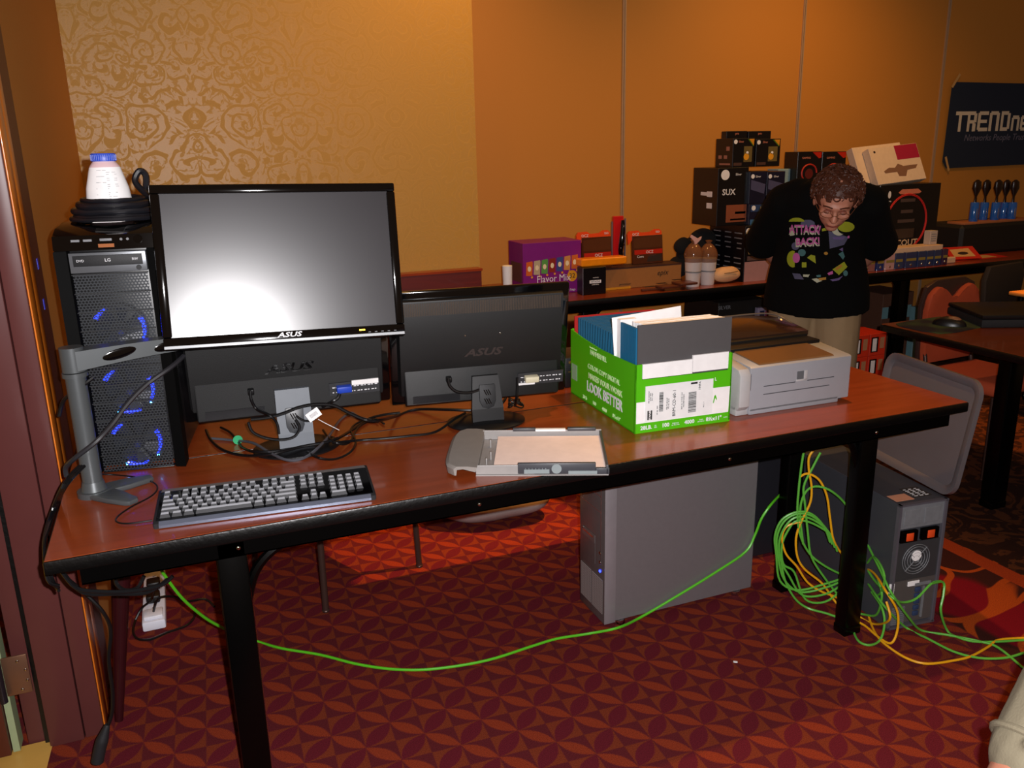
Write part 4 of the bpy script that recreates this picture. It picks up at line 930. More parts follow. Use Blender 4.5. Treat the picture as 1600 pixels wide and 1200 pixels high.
for z in (.10, .27, .31): m.box((.05, -.0022, z), (LL-.05, .0, z+.0022))
m.box((LL-.085, -.0022, .05), (LL-.083, 0, LH-.05)); m.build('rib', M_lid, ld, smooth=False)

# power strip
a = at(242, 985, z=0); b_ = at(240, 905, z=0)
ps = thing('power_strip', 'white power strip lying on the carpet under the left end of the tables', 'power strip', (a.x+.0, a.y, 0), (0, 0, math.radians(0)))
L_ = .40
m = MB(); m.box((-.036, 0, 0), (.036, L_, .034), .006); m.build('strip_body', mat('white_plastic', '#dcdce6', .4), ps)
m = MB(); m.box((-.030, .012, .034), (.030, .07, .046), .004); m.build('switch_housing', mat('white_plastic2', '#e6e6ee', .4), ps)
for i in range(2):
    m = MB(); y = .12+i*.10; m.box((-.022, y, .034), (.022, y+.05, .062), .006); m.build('plug', M_black, ps)
m = MB(); 
for i in range(5): m.box((-.005, .09+i*.06, .0341), (.005, .094+i*.06, .0346))
m.build('socket_slot', M_ink, ps, smooth=False)
random.seed(11)
cable('cable', 'black cable looping on the carpet around the front of the power strip', [at(*q_, z=.004) for q_ in ((232, 935), (215, 962), (208, 985), (215, 998), (235, 999), (262, 988), (290, 978), (303, 965), (305, 950))], .004)
cable('cable', 'black plug lead rising from the white power strip', [at(240, 955, z=.06), at(248, 935, z=.12), at(272, 932, z=.1), at(290, 940, z=.05), at(320, 936, z=.03), at(335, 948, z=.02)], .004)
cable('cable', 'black cable from plug curving left of the power strip', [at(240, 925, z=.06), at(236, 938, z=.09), at(222, 950, z=.06), at(212, 968, z=.03)], .004)
for i, pts in enumerate([((96, 893), (118, 918), (150, 924), (200, 924), (250, 915), (270, 900)), ((100, 897), (130, 926), (180, 928), (230, 926), (262, 905)), ((180, 893), (182, 912), (196, 922), (215, 918), (225, 900))]):
    cable('cable', ('longest, lower', 'upper', 'short looped')[i]+' black cable sagging under the left end of the foreground table', [at(*q_, y=.16+.03*i) for q_ in pts], .0045, None, 'cables sagging under the left end')
pl = thing('hanging_cord', 'black cord with a socket end hanging down to the carpet at the left table end', 'cord', (0, 0, 0))
m = MB(); m.tube([at(100, 900, y=.30), at(130, 925, y=.30), at(160, 955, y=.30), at(173, 985, y=.31), at(170, 1030, y=.31), at(176, 1080, y=.31), at(175, 1115, y=.31), at(166, 1140, y=.31)], .0045, 8, 5); m.build('wire', M_cable, pl)
m = MB(); m.tube([at(168, 1132, y=.31), at(162, 1150, y=.31), at(157, 1166, y=.31), at(152, 1190, y=.31)], lambda t_: .006+.009*min(1, t_*2.2), 10, 4); m.build('socket_end', M_matblack, pl)
# dark tapered leg at the left
a = at(186, 1126, z=0); b_ = at(218, 915, y=a.y+.08)
m = MB(); m.cyl(a, Vector((b_.x, b_.y+.05, .70)), .011, .036, 20); o = m.build('tapered_post', mat('dark_maroon_lacquer', '#2c0c10', .22)); tag(o, 'dark tapered lacquered wooden post under the left end of the tables', 'post')
# light grey cloth bundle on the carpet behind the tables
a = at(865, 800, z=.06); bgp = at(770, 812, z=.0)
m = MB(); m.ellip((0, 0, .085), (.26, .13, .088), 40, 24); cl = m.build('cloth_bundle', mat('pale_grey_cloth', '#8d837f', .85, noise=(14, .08), bump=(60, .5)), disp=(7, .016)); cl.location = (1.42, 1.37, .006); cl.rotation_euler = (0, 0, math.radians(-14)); tag(cl, 'pale grey cloth bundle lying on the carpet behind the tables', 'cloth')
# banquet chair behind the tables: slim brown legs
def chair(label, loc, rz, fab, group=None, tubec=None, outer=False):
    t = thing('banquet_chair', label, 'chair', loc, (0, 0, rz), group); mt = tubec or mat('brown_tube', '#4a3630', .35, .5)
    for s in (-1, 1):
        m = MB(); m.tube([(s*.21, -.20, .0), (s*.20, -.19, .42)], .0115, 10, 1); m.ellip((s*.21, -.20, .006), (.014, .014, .007), 12, 6); m.build('leg', mt, t)
        m = MB(); m.tube([(s*.20, .27, 0), (s*.195, .21, .42), (s*.19, .24, .62), (s*.175, .27, .90)], .0115, 10, 4); m.build('leg', mt, t)
    m = MB(); m.box((-.22, -.22, .42), (.22, .21, .49), .03, 3); m.build('seat', fab, t)
    m = MB(); P = [(-.20, .50), (-.215, .78), (-.19, .86), (-.13, .895), (-.07, .87), (-.03, .84), (0, .83), (.03, .84), (.07, .87), (.13, .895), (.19, .86), (.215, .78), (.20, .50)]
    P = [(v.x, v.y) for v in spline([(a_, b_, 0) for a_, b_ in P], 3)]; m.prism(P, *((.252, .29) if outer else (.215, .25)), 'y', bev=.010); m.build('backrest', fab, t)
    m = MB(); P = [(-.215, .52), (-.232, .80), (-.20, .895), (-.12, .925), (.12, .925), (.20, .895), (.232, .80), (.215, .52)]; m.prism(P, *((.225, .254) if outer else (.248, .272)), 'y', bev=.006); m.build('back_shell', mt, t)
    return t
M_ofab = mat('orange_upholstery', '#a8401c', .85, noise=(50, .08)); M_rfab = mat('dark_red_upholstery', '#501418', .85)
la, lb2 = at(506, 957, z=0), at(658, 884, z=0)
ang = math.atan2(lb2.y-la.y, lb2.x-la.x); mid_ = (la+lb2)/2
c_ = Vector((mid_.x, mid_.y, 0))+Vector((math.sin(ang)*-.20, math.cos(ang)*.20, 0))
chair('dark red chair behind the tables showing only its slim brown legs below', c_, ang, M_rfab)

# ---- network cables
M_eg = mat('green_network_cable', '#55b81e', .4); M_egd = mat('dim_green_network_cable', '#58a838', .4); M_ey = mat('yellow_network_cable', '#e0a012', .4)
cable('network_cable', 'bright green network cable sweeping across the carpet from left table end to the silver tower', [at(240, 868, y=.5), at(252, 890, y=.47), at(258, 900, y=.48), at(285, 935, y=.53), at(320, 965, y=.60), at(350, 982, y=.66), at(372, 992, y=.71)]+[at(*q_, z=.006) for q_ in ((395, 1000), (440, 1013), (500, 1023), (560, 1038), (620, 1046), (680, 1045), (760, 1032), (830, 1010), (870, 998), (920, 990))]+[at(965, 981, z=.03), at(1000, 965, y=.415), at(1060, 930, y=.415), at(1120, 893, y=.415), at(1165, 862, y=.415), at(1180, 835, y=.415), at(1190, 810, y=.405), at(1205, 788, y=.405), at(1222, 770, y=.45)], .0042, M_eg)
def yp(x, y):
    if x < 1300: return .30-(x-1210)*.0008
    if x < 1345: return .225
    if x < 1390: return .225-(x-1345)*.0056
    return -.02
GREEN_N = ['outermost', 'second', 'third', 'innermost']
def bundle(label, pts, mt, group=None, r=.0037, cat='cable'):
    P = []
    for q_ in pts:
        if len(q_) > 2: P.append(at(q_[0], q_[1], z=q_[2])); continue
        p_ = at(q_[0], q_[1], y=yp(q_[0], q_[1]))
        if p_.z < .005: p_ = at(q_[0], q_[1], z=.005)
        P.append(p_)
    cable('network_cable', label, P, r, mt, group)
F = .005
bundle('yellow network cable hanging from the table underside in a tall twisted loop', [(1272, 702), (1264, 715), (1264, 735), (1268, 760), (1266, 785), (1252, 815), (1244, 840), (1246, 870), (1258, 890), (1285, 912), (1305, 940), (1330, 965), (1352, 978), (1372, 995), (1392, 1005), (1402, 985), (1402, 955), (1385, 925), (1365, 895), (1345, 885)], M_ey)
bundle('yellow network cable trailing across the carpet to the right', [(1250, 745), (1262, 740), (1280, 750), (1292, 775), (1297, 810), (1303, 845), (1320, 870), (1350, 892), (1352, 930), (1358, 965), (1370, 993, F), (1390, 1012, F), (1420, 1030, F), (1450, 1037, F), (1490, 1032, F), (1518, 1025, F), (1545, 1010, F), (1560, 1000, F), (1600, 997, F), (1640, 1000, F)], M_ey)
bundle('yellow network cable forming the inner ring of the hanging coil', [(1252, 815), (1230, 822), (1222, 840), (1228, 865), (1245, 885), (1262, 910), (1285, 925), (1310, 935), (1335, 958), (1365, 975), (1390, 968), (1385, 940)], M_ey)
gg = 'green cables of the hanging coil'; lab = 'green network cable looping in the hanging coil beside the right table leg'
for dx, dy in ((0, 0), (4, 5), (8, 11), (-3, -3)):
    bundle({0: 'second outermost', 4: 'third', 8: 'innermost', -3: 'outermost'}[dx]+' '+lab.replace('network cable looping', 'ring'), [(1300+dx, 850+dy), (1290+dx, 825+dy), (1268, 806+dy), (1245, 803+dy), (1225+dx, 815+dy), (1214+dx, 840+dy), (1216+dx, 870+dy), (1225+dx*2, 905-dy), (1250+dx, 925+dy), (1290, 918+dy*2), (1320, 905+dy), (1340, 890)], M_egd, gg)
bundle('green network cable hanging straight from the table underside', [(1256, 705), (1252, 730), (1248, 765), (1246, 800), (1250, 835), (1265, 865), (1290, 885), (1320, 900), (1345, 912), (1372, 930), (1382, 900), (1365, 870), (1350, 890)], M_egd)
bundle('green network cable crossing behind the right table leg', [(1282, 707), (1270, 730), (1256, 760), (1258, 790), (1262, 830), (1268, 870), (1290, 905), (1310, 930), (1335, 955), (1350, 960), (1370, 960), (1378, 930), (1372, 905)], M_egd)
bundle('green network cable arching over to the right table leg', [(1255, 850), (1250, 800), (1258, 770), (1275, 760), (1300, 768), (1325, 793), (1350, 840), (1375, 890), (1392, 925), (1420, 965), (1440, 985, F), (1480, 992, F), (1530, 1002, F), (1560, 1012, F), (1600, 1045, F)], M_egd)
bundle('green network cable sagging past the server ports onto the carpet', [(1345, 870), (1365, 905), (1392, 932), (1410, 941), (1432, 935), (1455, 912), (1470, 908)], M_egd)
cable('network_cable', 'green network cable dropping from behind the server to the carpet', [at(1455, 912, y=-.03), at(1474, 910, y=-.02), at(1474, 930, y=-.03), at(1470, 955, y=-.04), at(1480, 985, z=F), at(1495, 995, z=F), at(1530, 1003, z=F), at(1600, 1000, z=F)], .0037, M_egd)
bundle('green network cable running out along the carpet, lowest on the right', [(1352, 905), (1380, 945), (1415, 980, F), (1450, 998, F), (1490, 1018, F), (1530, 1028, F), (1570, 1028, F), (1600, 1020, F)], M_egd)
bundle('green network cable ring resting on the carpet by the leg foot', [(1340, 905), (1336, 940), (1332, 975), (1340, 1000, F), (1358, 1008, F), (1375, 1000, F), (1382, 975), (1378, 950), (1362, 925)], M_egd)
bundle('green network cable spread left in the widest loop of the coil', [(1220, 870), (1226, 905), (1242, 935), (1262, 950), (1290, 958), (1310, 965)], M_egd)
# ================================================================ GOODS ON THE LONG TABLE BY THE WALL
def gbox(name, label, cat, pl, pr, ptop, Y, depth, m, z0=TZ, bev=.002, group=None, pyr=None, body='box_body'):
    """a box whose front face lies at depth Y between photo columns pl..pr; base height z0 -> (thing, width, height)"""
    pm = (pl+pr)/2; ztop = at(pm, ptop, y=Y).z; pmid = pyr or (ptop+30)
    a, b = at(pl, pmid, y=Y), at(pr, pmid, y=Y); w, h = b.x-a.x, ztop-z0
    t = thing(name, label, cat, (a.x, Y, z0+.0005), group=group)
    mb = MB(); mb.box((0, 0, 0), (w, depth, h), bev, 1); mb.build(body, m, t, smooth=False)
    return t, w, h
def patch(t, pts, m, name='printed_area', y=-.0006):
    mb = MB(); mb.faces([(p[0], y, p[1]) for p in pts], [tuple(range(len(pts)))]); return mb.build(name, m, t, smooth=False)
def rect(x0, z0, x1, z1): return [(x0, z0), (x1, z0), (x1, z1), (x0, z1)]
def disc(t, x, z, r, m, name='printed_disc', y=-.001, rz=None):
    mb = MB(); mb.faces([(x+r*math.cos(2*PI*k/20), y, z+(rz or r)*math.sin(2*PI*k/20)) for k in range(20)], [tuple(range(20))]); return mb.build(name, m, t, smooth=False)
M_bbox = mat('black_gloss_card', '#0c0b10', .3); M_red = mat('red_card', '#b02010', .4); M_orange = mat('orange_card', '#e06a10', .4); M_navy = mat('navy_card', '#1c2444', .35); M_dkp = mat('dark_print', '#2a1a14', .6)

# purple snack carton
t, w, h = gbox('snack_carton', 'purple snack variety carton with a row of small bags printed on the front', 'carton', 817, 908, 378, 2.36, .20, mat('magenta_purple_card', '#7a1478', .45), pyr=400)
text('Flavor Mix', .052, FRONT(w*.52, -.001, h*.30), M_wprint, t, squash=.9)
disc(t, w*.84, h*.325, .030, mat('amber_disc', '#e09a20', .5)); text('32', .036, FRONT(w*.84, -.0016, h*.325), M_dkp, t)
bc = ['#d0601c', '#b8a888', '#5a9a4a', '#8a2818', '#3a4a8a', '#c88a4a', '#c8642a']
for i in range(7):
    x = w*(.09+.13*i)+.005; zt = h*(.66+.012*i); mm = mat('snack_bag_%d' % i, bc[i], .45); bw = .020
    patch(t, [(x-bw, zt-.075), (x+bw-.004, zt-.078), (x+bw, zt-.01), (x+bw-.002, zt), (x-bw+.003, zt-.004)], mm, 'printed_bag', -.0008)
    disc(t, x, zt-.04, .010, mat('bag_cream', '#e8d8b0', .5), 'printed_snack', -.0011, .014); disc(t, x+.014, zt-.085, .006, mat('amber_disc', '#e09a20', .5), 'printed_dot', -.0011)
text('1 oz bags', .018, FRONT(w*.80, -.001, h*.06), M_wprint, t)
m = MB(); m.box((-.0006, .02, h*.25), (0, .17, h*.62)); m.build('side_print', mat('dim_purple_print', '#5a3a3a', .5), t, smooth=False)
# white paper roll left of it
a = at(793, 440, y=2.30); t_ = at(793, 415, y=2.30)
m = MB(); m.lathe([(.0001, 0), (.022, 0), (.026, t_.z-TZ-.002), (.023, t_.z-TZ), (.0001, t_.z-TZ-.004)], (0, 0, 0), 24); o = m.build('paper_cup', M_white); o.location = (a.x, 2.30, TZ+.0005); tag(o, 'tall white paper cup left of the purple snack carton', 'cup')
# long brown carton
t, w, h = gbox('cardboard_box', 'long low brown cardboard box with dark lid and black script lettering', 'box', 925, 1064, 417, 2.33, .13, mat('kraft_card', '#9a6430', .7), pyr=440)
LBZ = TZ+h; text('epix', .042, FRONT(w*.78, -.001, h*.62), M_dkp, t, shear=.3); text('processor', .018, FRONT(w*.36, -.001, h*.22), M_dkp, t, shear=.2)
m = MB(); m.box((-.001, -.001, h-.006), (w+.001, .131, h+.001)); m.build('dark_lid', mat('dark_brown_card', '#3a1c18', .6), t, smooth=False); LBZ += .0015
m = MB(); m.box((w*.08, -.004, .0), (w*.42, -.001, .012)); m.build('yellow_strip', mat('yellow_strip', '#d89020', .5), t, smooth=False)
# black blister box in front
t, w, h = gbox('blister_box', 'small black boxed pack with white logo standing in front of the brown cardboard box', 'box', 911, 947, 418, 2.24, .07, M_bbox, pyr=440)
patch(t, rect(w*.28, h*.42, w*.78, h*.53), M_white, 'logo_print'); text('HITACHI', .014, FRONT(w*.53, -.001, h*.475), M_ink, t); text('solid drive', .010, FRONT(w*.53, -.001, h*.37), M_wprint, t); text('memory', .010, FRONT(w*.55, -.001, h*.63), M_wprint, t)
m = MB(); m.box((-.003, -.003, 0), (.0005, .001, h), .001); m.build('clear_edge', mat('clear_edge_plastic', '#6a6a78', .1), t)
BBZ = TZ+h
t, w2, h2 = gbox('orange_pack', 'bright orange flat pack lying across the small black box and brown cardboard box', 'pack', 909, 980, 403, 2.27, .075, mat('orange_foil', '#f08a10', .3, noise=(30, .2)), z0=max(BBZ, LBZ)+.001, pyr=410, bev=.006)
# blister packs of drives
def blister(label, pl, pr, pt, Y, z0, grp=None):
    t, w, h = gbox('blister_pack', label, 'blister pack', pl, pr, pt, Y, .018, mat('brown_blister', '#4a2414', .25, coat=.4), z0=z0, pyr=385, body='card')
    t.children[0].scale = (1, 1, .88)
    t.rotation_euler = (math.radians(-6), 0, 0)
    patch(t, rect(.01, h*.30, w-.004, h*.44), M_red, 'red_band'); text('OCZ', .022, FRONT(w*.55, -.0014, h*.36), M_wprint, t); text('Core', .020, FRONT(w*.24, -.0014, h*.23), M_wprint, t)
    patch(t, [(w*.45, h*.06), (w*.95, h*.06), (w*.95, h*.28), (w*.5, h*.22)], M_dkp, 'drive_print'); patch(t, [(.008, h*.5), (w-.006, h*.5), (w-.006, h*.87), (w*.5, h*.84), (.008, h*.80)], mat('brown_window', '#54301c', .2), 'window')
    m = MB(); P = [(-.024, h*.62), (-.028, h*.94), (-.016, h*1.04), (w*.2, h*1.05), (w*.3, h*.98), (w*.62, h*.99), (w*.74, h*1.06), (w*.9, h*1.06), (w*.98, h*.99), (w, h*.80), (w*.5, h*.80), (.004, h*.78)]
    m.prism(P, .004, .014, 'y'); m.build('orange_header', mat('orange_red_header', '#e0481a', .35), t, smooth=False)
    text('OCZ', .020, FRONT(w*.12, .0026, h*.93), M_wprint, t); text('SSD', .016, FRONT(w*.85, .0026, h*.97), M_wprint, t)
    return t
blister('brown and red drive blister pack standing left of the tall narrow red pack', 911, 957, 364, 2.38, LBZ+.001)
blister('brown and red drive blister pack standing alone at the right on the brown box', 990, 1037, 362, 2.40, LBZ+.001)
t, w, h = gbox('blister_pack', 'tall narrow red blister pack holding a black shiny tool', 'blister pack', 959, 974, 338, 2.44, .02, mat('red_pack', '#c8181c', .3), z0=LBZ+.001, pyr=370, body='card')
m = MB(); m.tube([(w*.75, -.01, h*.12), (w*.6, -.014, h*.3), (w*.7, -.016, h*.5), (w*.8, -.014, h*.72), (w*.8, -.012, h*.92)], lambda u_: .009+.007*math.sin(PI*u_), 10, 5); m.build('black_tool', M_gloss, t)
m = MB(); m.box((-.014, -.006, 0), (-.010, .004, h*.9)); m.box((w+.008, -.006, 0), (w+.012, .004, h*.95)); m.build('clear_shell_edge', mat('clear_edge_plastic', '#9090a0', .1), t, smooth=False)
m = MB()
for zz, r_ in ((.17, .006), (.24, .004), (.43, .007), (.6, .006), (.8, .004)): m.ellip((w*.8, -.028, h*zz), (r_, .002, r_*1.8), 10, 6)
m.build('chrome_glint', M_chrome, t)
# flat brown packs lying
M_brn = mat('brown_leather', '#5a2c1c', .4, coat=.2)
for i, (x0, x1, yy, sz, lb_) in enumerate([(983, 1022, 450, .10, 'flat dark brown pack lying nearest the front edge of the long table'), (998, 1028, 446, .08, 'flat dark brown pack lying right of the front one on the long table'), (1020, 1046, 443, .08, 'flat dark brown pack lying against the end of the brown cardboard box')]):
    a, b = at(x0, yy, z=TZ), at(x1, yy-2, z=TZ); m = MB(); m.box((0, 0, 0), (b.x-a.x, min(sz, 2.318-a.y), .012), .003); m.build('x', M_brn) if False else None
    o = m.build('flat_pack', M_brn); o.location = (a.x, min(a.y, 2.22)+.0, TZ+.0008+.0126*i); tag(o, lb_, 'pack')
    m = MB(); m.box(((b.x-a.x)*.3, .02, .012), ((b.x-a.x)*.8, .05, .0135), .0005); m.build('raised_label', M_dkp, o)
# black plush bag
a = at(1088, 400, y=2.50)
m = MB(); m.ellip((.02, 0, .12), (.13, .08, .125), 30, 18); m.ellip((-.10, -.02, .185), (.05, .045, .05), 20, 12); m.ellip((-.11, 0, .06), (.06, .06, .06), 20, 12); m.ellip((.05, 0, .22), (.09, .06, .06), 20, 12)
o = m.build('cloth_bag', mat('black_plush', '#08080a', .95, bump=(120, .5)), disp=(9, .012)); o.location = (a.x, 2.52, TZ+.004); tag(o, 'lumpy black cloth bag behind the two wrapped cups', 'bag')
# two wrapped cups
M_cup = mat('cup_white', '#d0c4c0', .45); M_cel = mat('brown_cellophane', '#8a5a3c', .12, alpha=.62)
for i, (px, yb, yt, lb_) in enumerate([(1082, 446, 403, 'white cup wrapped in brown cellophane tied with a ribbon'), (1108, 447, 404, 'white cup wrapped in brown cellophane without ribbon, right of the ribboned one')]):
    a = at(px, yb, y=2.22); zt = at(px, yt, y=2.22).z; H_ = zt-TZ
    t = thing('gift_cup', lb_, 'cup', (a.x, 2.22+.02*i, TZ+.0005), group=None)
    m = MB(); m.lathe([(.0001, 0), (.036, 0), (.038, .01), (.048, H_), (.046, H_), (.0001, H_-.01)], n=28); m.build('cup_body', M_cup, t)
    m = MB(); m.lathe([(.044, H_*.5), (.0455, H_*.52), (.0452, H_*.54), (.0440, H_*.55)], n=28); m.build('cup_ring', M_gprint, t)
    m = MB(); m.lathe([(.047, H_*.86), (.0495, H_), (.053, H_+.02), (.044, H_+.048), (.026, H_+.072), (.012, H_+.082), (.020, H_+.097), (.004, H_+.10)], n=24); m.build('wrapping', M_cel, t)
    if i == 0:
        m = MB(); m.prism([(-.005, H_+.07), (.03, H_+.10), (.035, H_+.115), (.012, H_+.105), (-.03, H_+.128), (-.036, H_+.115), (-.01, H_+.09)], -.02, -.012, 'y'); m.build('ribbon', mat('pink_ribbon', '#d8a8a0', .5), t, smooth=False)
# cream rolled cloth
a = at(1139, 440, y=2.20); m = MB(); m.ellip((0, 0, .045), (.092, .04, .045), 28, 16); o = m.build('rolled_cloth', mat('cream_cloth', '#d8a878', .7), disp=(14, .008)); o.location = (a.x, 2.23, TZ+.003); tag(o, 'cream rolled cloth between wrapped cups and the black computer case box', 'cloth')
m = MB(); m.tube([(-.04, -.040, .058), (0, -.043, .060), (.05, -.040, .064)], .002, 6); m.build('dark_print', M_dkp, o)
# big black boxed case, with more boxes stacked
t, w, h = gbox('boxed_case', 'large black box with pale pink bottom and white disc logo, lowest of the stack', 'box', 1163, 1212, 352, 2.20, .34, M_bbox, pyr=400)
B0 = TZ+h
patch(t, rect(.004, .0, w-.02, h*.36), mat('dusty_pink_print', '#a87c78', .4), 'pink_print'); patch(t, rect(.02, h*.38, w-.03, h*.46), mat('grey_pink_print', '#5a4440', .4), 'pink_print')
disc(t, .022, h*.90, .020, M_white); text('SUGO', .036, FRONT(w*.30, -.001, h*.58), M_wprint, t, squash=.9, bold=.0008); text('series', .014, FRONT(w*.68, -.001, h*.58), M_wprint, t); text('SST-SG05', .014, FRONT(w*.24, -.001, h*.51), M_wprint, t); text('Silver', .016, FRONT(w*.36, -.001, h*.90), M_wprint, t)
patch(t, [(w*.55, h*.93), (w*.98, h*.93), (w*.92, h*.82)], mat('dull_red_print', '#6a3028', .4), 'corner_print'); patch(t, [(w-.016, 0), (w-.002, 0), (w-.0, h*.45), (w-.008, h*.46)], M_red, 'edge_print')
m = MB(); random.seed(2)
for c_ in range(3):
    for k in range(9):
        if k == 4: continue
        m.box((-.0008, .03+c_*.10, h*.85-k*.028), (0, .03+c_*.10+.04+.03*random.random(), h*.85-k*.028+.006))
m.build('side_print', M_gprint, t, smooth=False)
x0 = t.location.x
# second layer
t, w, h = gbox('boxed_case', 'black box with white disc logo and orange picture, second layer of the stack', 'box', 1121, 1168, 262, 2.26, .24, M_bbox, z0=B0+.001, pyr=310)
B1 = B0+h
disc(t, .045, h*.88, .028, M_white); text('Silver', .018, FRONT(w*.66, -.001, h*.88), M_wprint, t); text('SUX', .046, FRONT(w*.36, -.001, h*.58), M_wprint, t, bold=.0008)
patch(t, rect(w*.30, h*.06, w*.98, h*.36), mat('copper_picture', '#8a4a30', .4), 'picture'); patch(t, rect(w*.6, h*.2, w*.95, h*.24), M_white, 'caption'); patch(t, rect(w*.45, h*.09, w*.95, h*.12), mat('peach_print', '#d89a70', .4), 'caption')
m = MB()
for k in (.3, .5): m.box((-.0008, .05, h*k), (0, .10, h*k+.03))
m.box((-.0008, .10, h*.52), (0, .16, h*.58)); m.build('side_print', M_wprint, t, smooth=False)
M_blu = mat('dark_blue_gloss', '#11132a', .3, noise=(16, .5))
for i, (a_, b_, tp_, zz, lb_) in enumerate([(1146, 1184, 270, 0, 'left'), (1184, 1225, 268, 0, 'right')]):
    pass
t, w, h = gbox('boxed_fan', 'dark blue glossy box at the lower right of the second layer', 'box', 1170, 1212, 318, 2.24, .22, M_blu, z0=B0+.001, pyr=335)
patch(t, rect(.01, h*.62, w*.95, h*.95), mat('blue_print', '#2a4068', .35), 'printed_area'); patch(t, rect(.01, .0, w*.95, h*.25), mat('light_blue_print', '#3c6690', .35), 'printed_area'); disc(t, .03, h*.8, .014, M_white); text('Silver', .016, FRONT(w*.5, -.001, h*.8), M_wprint, t)
B2 = B0+h
for i, (a_, b_, lb_) in enumerate([(1171, 1197, 'dark blue glossy box in the middle of the stack, left of its twin'), (1198, 1226, 'dark blue glossy box in the middle of the stack, right of its twin')]):
    t, w, h = gbox('boxed_fan', lb_, 'box', a_, b_, 268, 2.24, .22, M_blu, z0=B2+.001, pyr=290)
    disc(t, .02, h*.85, .012, M_white); text('Silver', .016, FRONT(w*.5, -.001, h*.84), M_wprint, t)
    patch(t, [(0.01, h*.45), (w*.9, h*.3), (w*.95, h*.6), (.01, h*.75)], mat('grey_blue_streak', '#4a4a68', .35), 'printed_area')
B3 = max(B1, B2+h)
# top boxes with colour corners
for i, (a_, b_, lb_) in enumerate([(1145, 1179, 'black box with orange corner on the stack top, left of its twin'), (1181, 1219, 'black box with orange corner on the stack top, right of its twin')]):
    t, w, h = gbox('boxed_cooler', lb_, 'box', a_, b_, 216+i, 2.27, .16, M_bbox, z0=B3+.001, pyr=240)
    patch(t, [(w*.70, h*.97), (w*.96, h*.97), (w*.94, h*.74)], mat('rainbow_corner', '#d08a20', .4), 'corner_print'); patch(t, [(w*.66, h*.97), (w*.72, h*.97), (w*.95, h*.73), (w*.92, h*.72)], mat('green_corner', '#4a7a20', .4), 'corner_print')
    disc(t, .016, h*.88, .012, M_white); text('Silver', .016, FRONT(w*.36, -.001, h*.88), mat('salmon_print', '#c87860', .5), t)
    patch(t, rect(w*.50, h*.18, w*.88, h*.72), mat('olive_picture', '#6a5a30', .4), 'picture'); disc(t, w*.66, h*.5, .008, M_white); disc(t, w*.62, h*.36, .018, mat('amber_disc', '#e09a20', .5)); patch(t, rect(w*.05, h*.06, w*.42, h*.16), mat('brown_print', '#4a3028', .5), 'caption')
    if i == 0:
        m = MB(); m.box((-.0008, .03, h*.58), (0, .06, h*.72)); m.box((-.0008, .10, h*.3), (0, .13, h*.42)); m.box((-.0008, .05, h*.3), (0, .08, h*.42)); m.box((-.0008, .02, h*.08), (0, .12, h*.14)); m.build('side_print', mat('side_colour_print', '#a87060', .5), t, smooth=False)
for i, (a_, b_, lb_) in enumerate([(1134, 1166, 'black hanging pack behind the stack top, left of its twin'), (1168, 1203, 'black hanging pack behind the stack top, right of its twin')]):
    t, w, h = gbox('boxed_cooler', lb_, 'box', a_, b_, 205, 2.44, .05, M_bbox, z0=B3+.001, pyr=240)
    text('pro', .018, FRONT(w*.5, -.001, h*.93), mat('salmon_print', '#c87860', .5), t)
# pale blue panel
t, w, h = gbox('pale_box', 'plain pale blue box standing behind the stack, beside the person', 'box', 1214, 1242, 264, 2.48, .10, mat('pale_blue_card', '#7f9aa0', .6), pyr=300)
# two red black boxes
MRB = [('black box with red headset picture, left of its twin behind the person', 1246, 1283), ('black box with red headset picture, right of its twin behind the person', 1284, 1321)]
zr = at(1260, 300, y=2.42).z
ft, w, h = gbox('boxed_case', 'plain black box beneath the two red headset boxes', 'box', 1240, 1324, 291, 2.38, .2, M_bbox, pyr=330)
patch(ft, rect(.05, h-.035, w*.5, h-.004), mat('amber_strip', '#c88a30', .5), 'amber_strip')
for lb_, a_, b_ in MRB:
    t, w, h2_ = gbox('headset_box', lb_, 'box', a_, b_, 237, 2.42, .12, M_bbox, z0=TZ+h+.001, pyr=260)
    m = MB(); m.tube([(w*.5+.055*math.cos(k*.5), -.001, h2_*.38+.05*math.sin(k*.5)) for k in range(9)], .005, 6, 3); m.build('headset_print', mat('red_glow_print', '#b82c20', .4), t)
    patch(t, [(w*.6, h2_*.98), (w*.98, h2_*.98), (w*.98, h2_*.82), (w*.88, h2_*.80)], M_red, 'corner_print'); text('GAMING', .016, FRONT(w*.35, -.001, h2_*.82), mat('salmon_print', '#c87860', .5), t)
    disc(t, w*.5, h2_*.36, .03, mat('dim_red_print', '#5a1818', .4))
# white leaning boxes on the scout box
sc_, w, h = gbox('boxed_case', 'large black box with red oval lines and cream lettering at its foot', 'box', 1372, 1466, 288, 2.36, .26, M_bbox, pyr=330)
S0 = TZ+h
for dx in (0, .007):
    m = MB(); R_ = w*.34; cx = w*.47; zh = at(1420, 303, y=2.36).z-TZ; zl = at(1420, 390, y=2.36).z-TZ; m.tube([(cx+(R_-dx)*math.cos(a_), -.002, (zh+zl)/2+((zh-zl)/2-dx)*math.sin(a_)) for a_ in [math.radians(-60+i*300/18-0) for i in range(19)]], .0035, 6, 2); m.build('red_line', mat('crimson_line', '#c02a28', .4), sc_)
text('SCOUT', .055, FRONT(w*.48, -.0035, at(1420, 379, y=2.36).z-TZ), mat('cream_print', '#d8b898', .5), sc_, squash=1.15, bold=.001)
for z_, w_ in ((.78, .12), (.64, .10), (.52, .14)): patch(sc_, rect(w*.47-w_/2*1, h*z_, w*.47+w_/2, h*z_+.02), mat('dim_grey_print', '#4a3c3a', .5), 'printed_area')
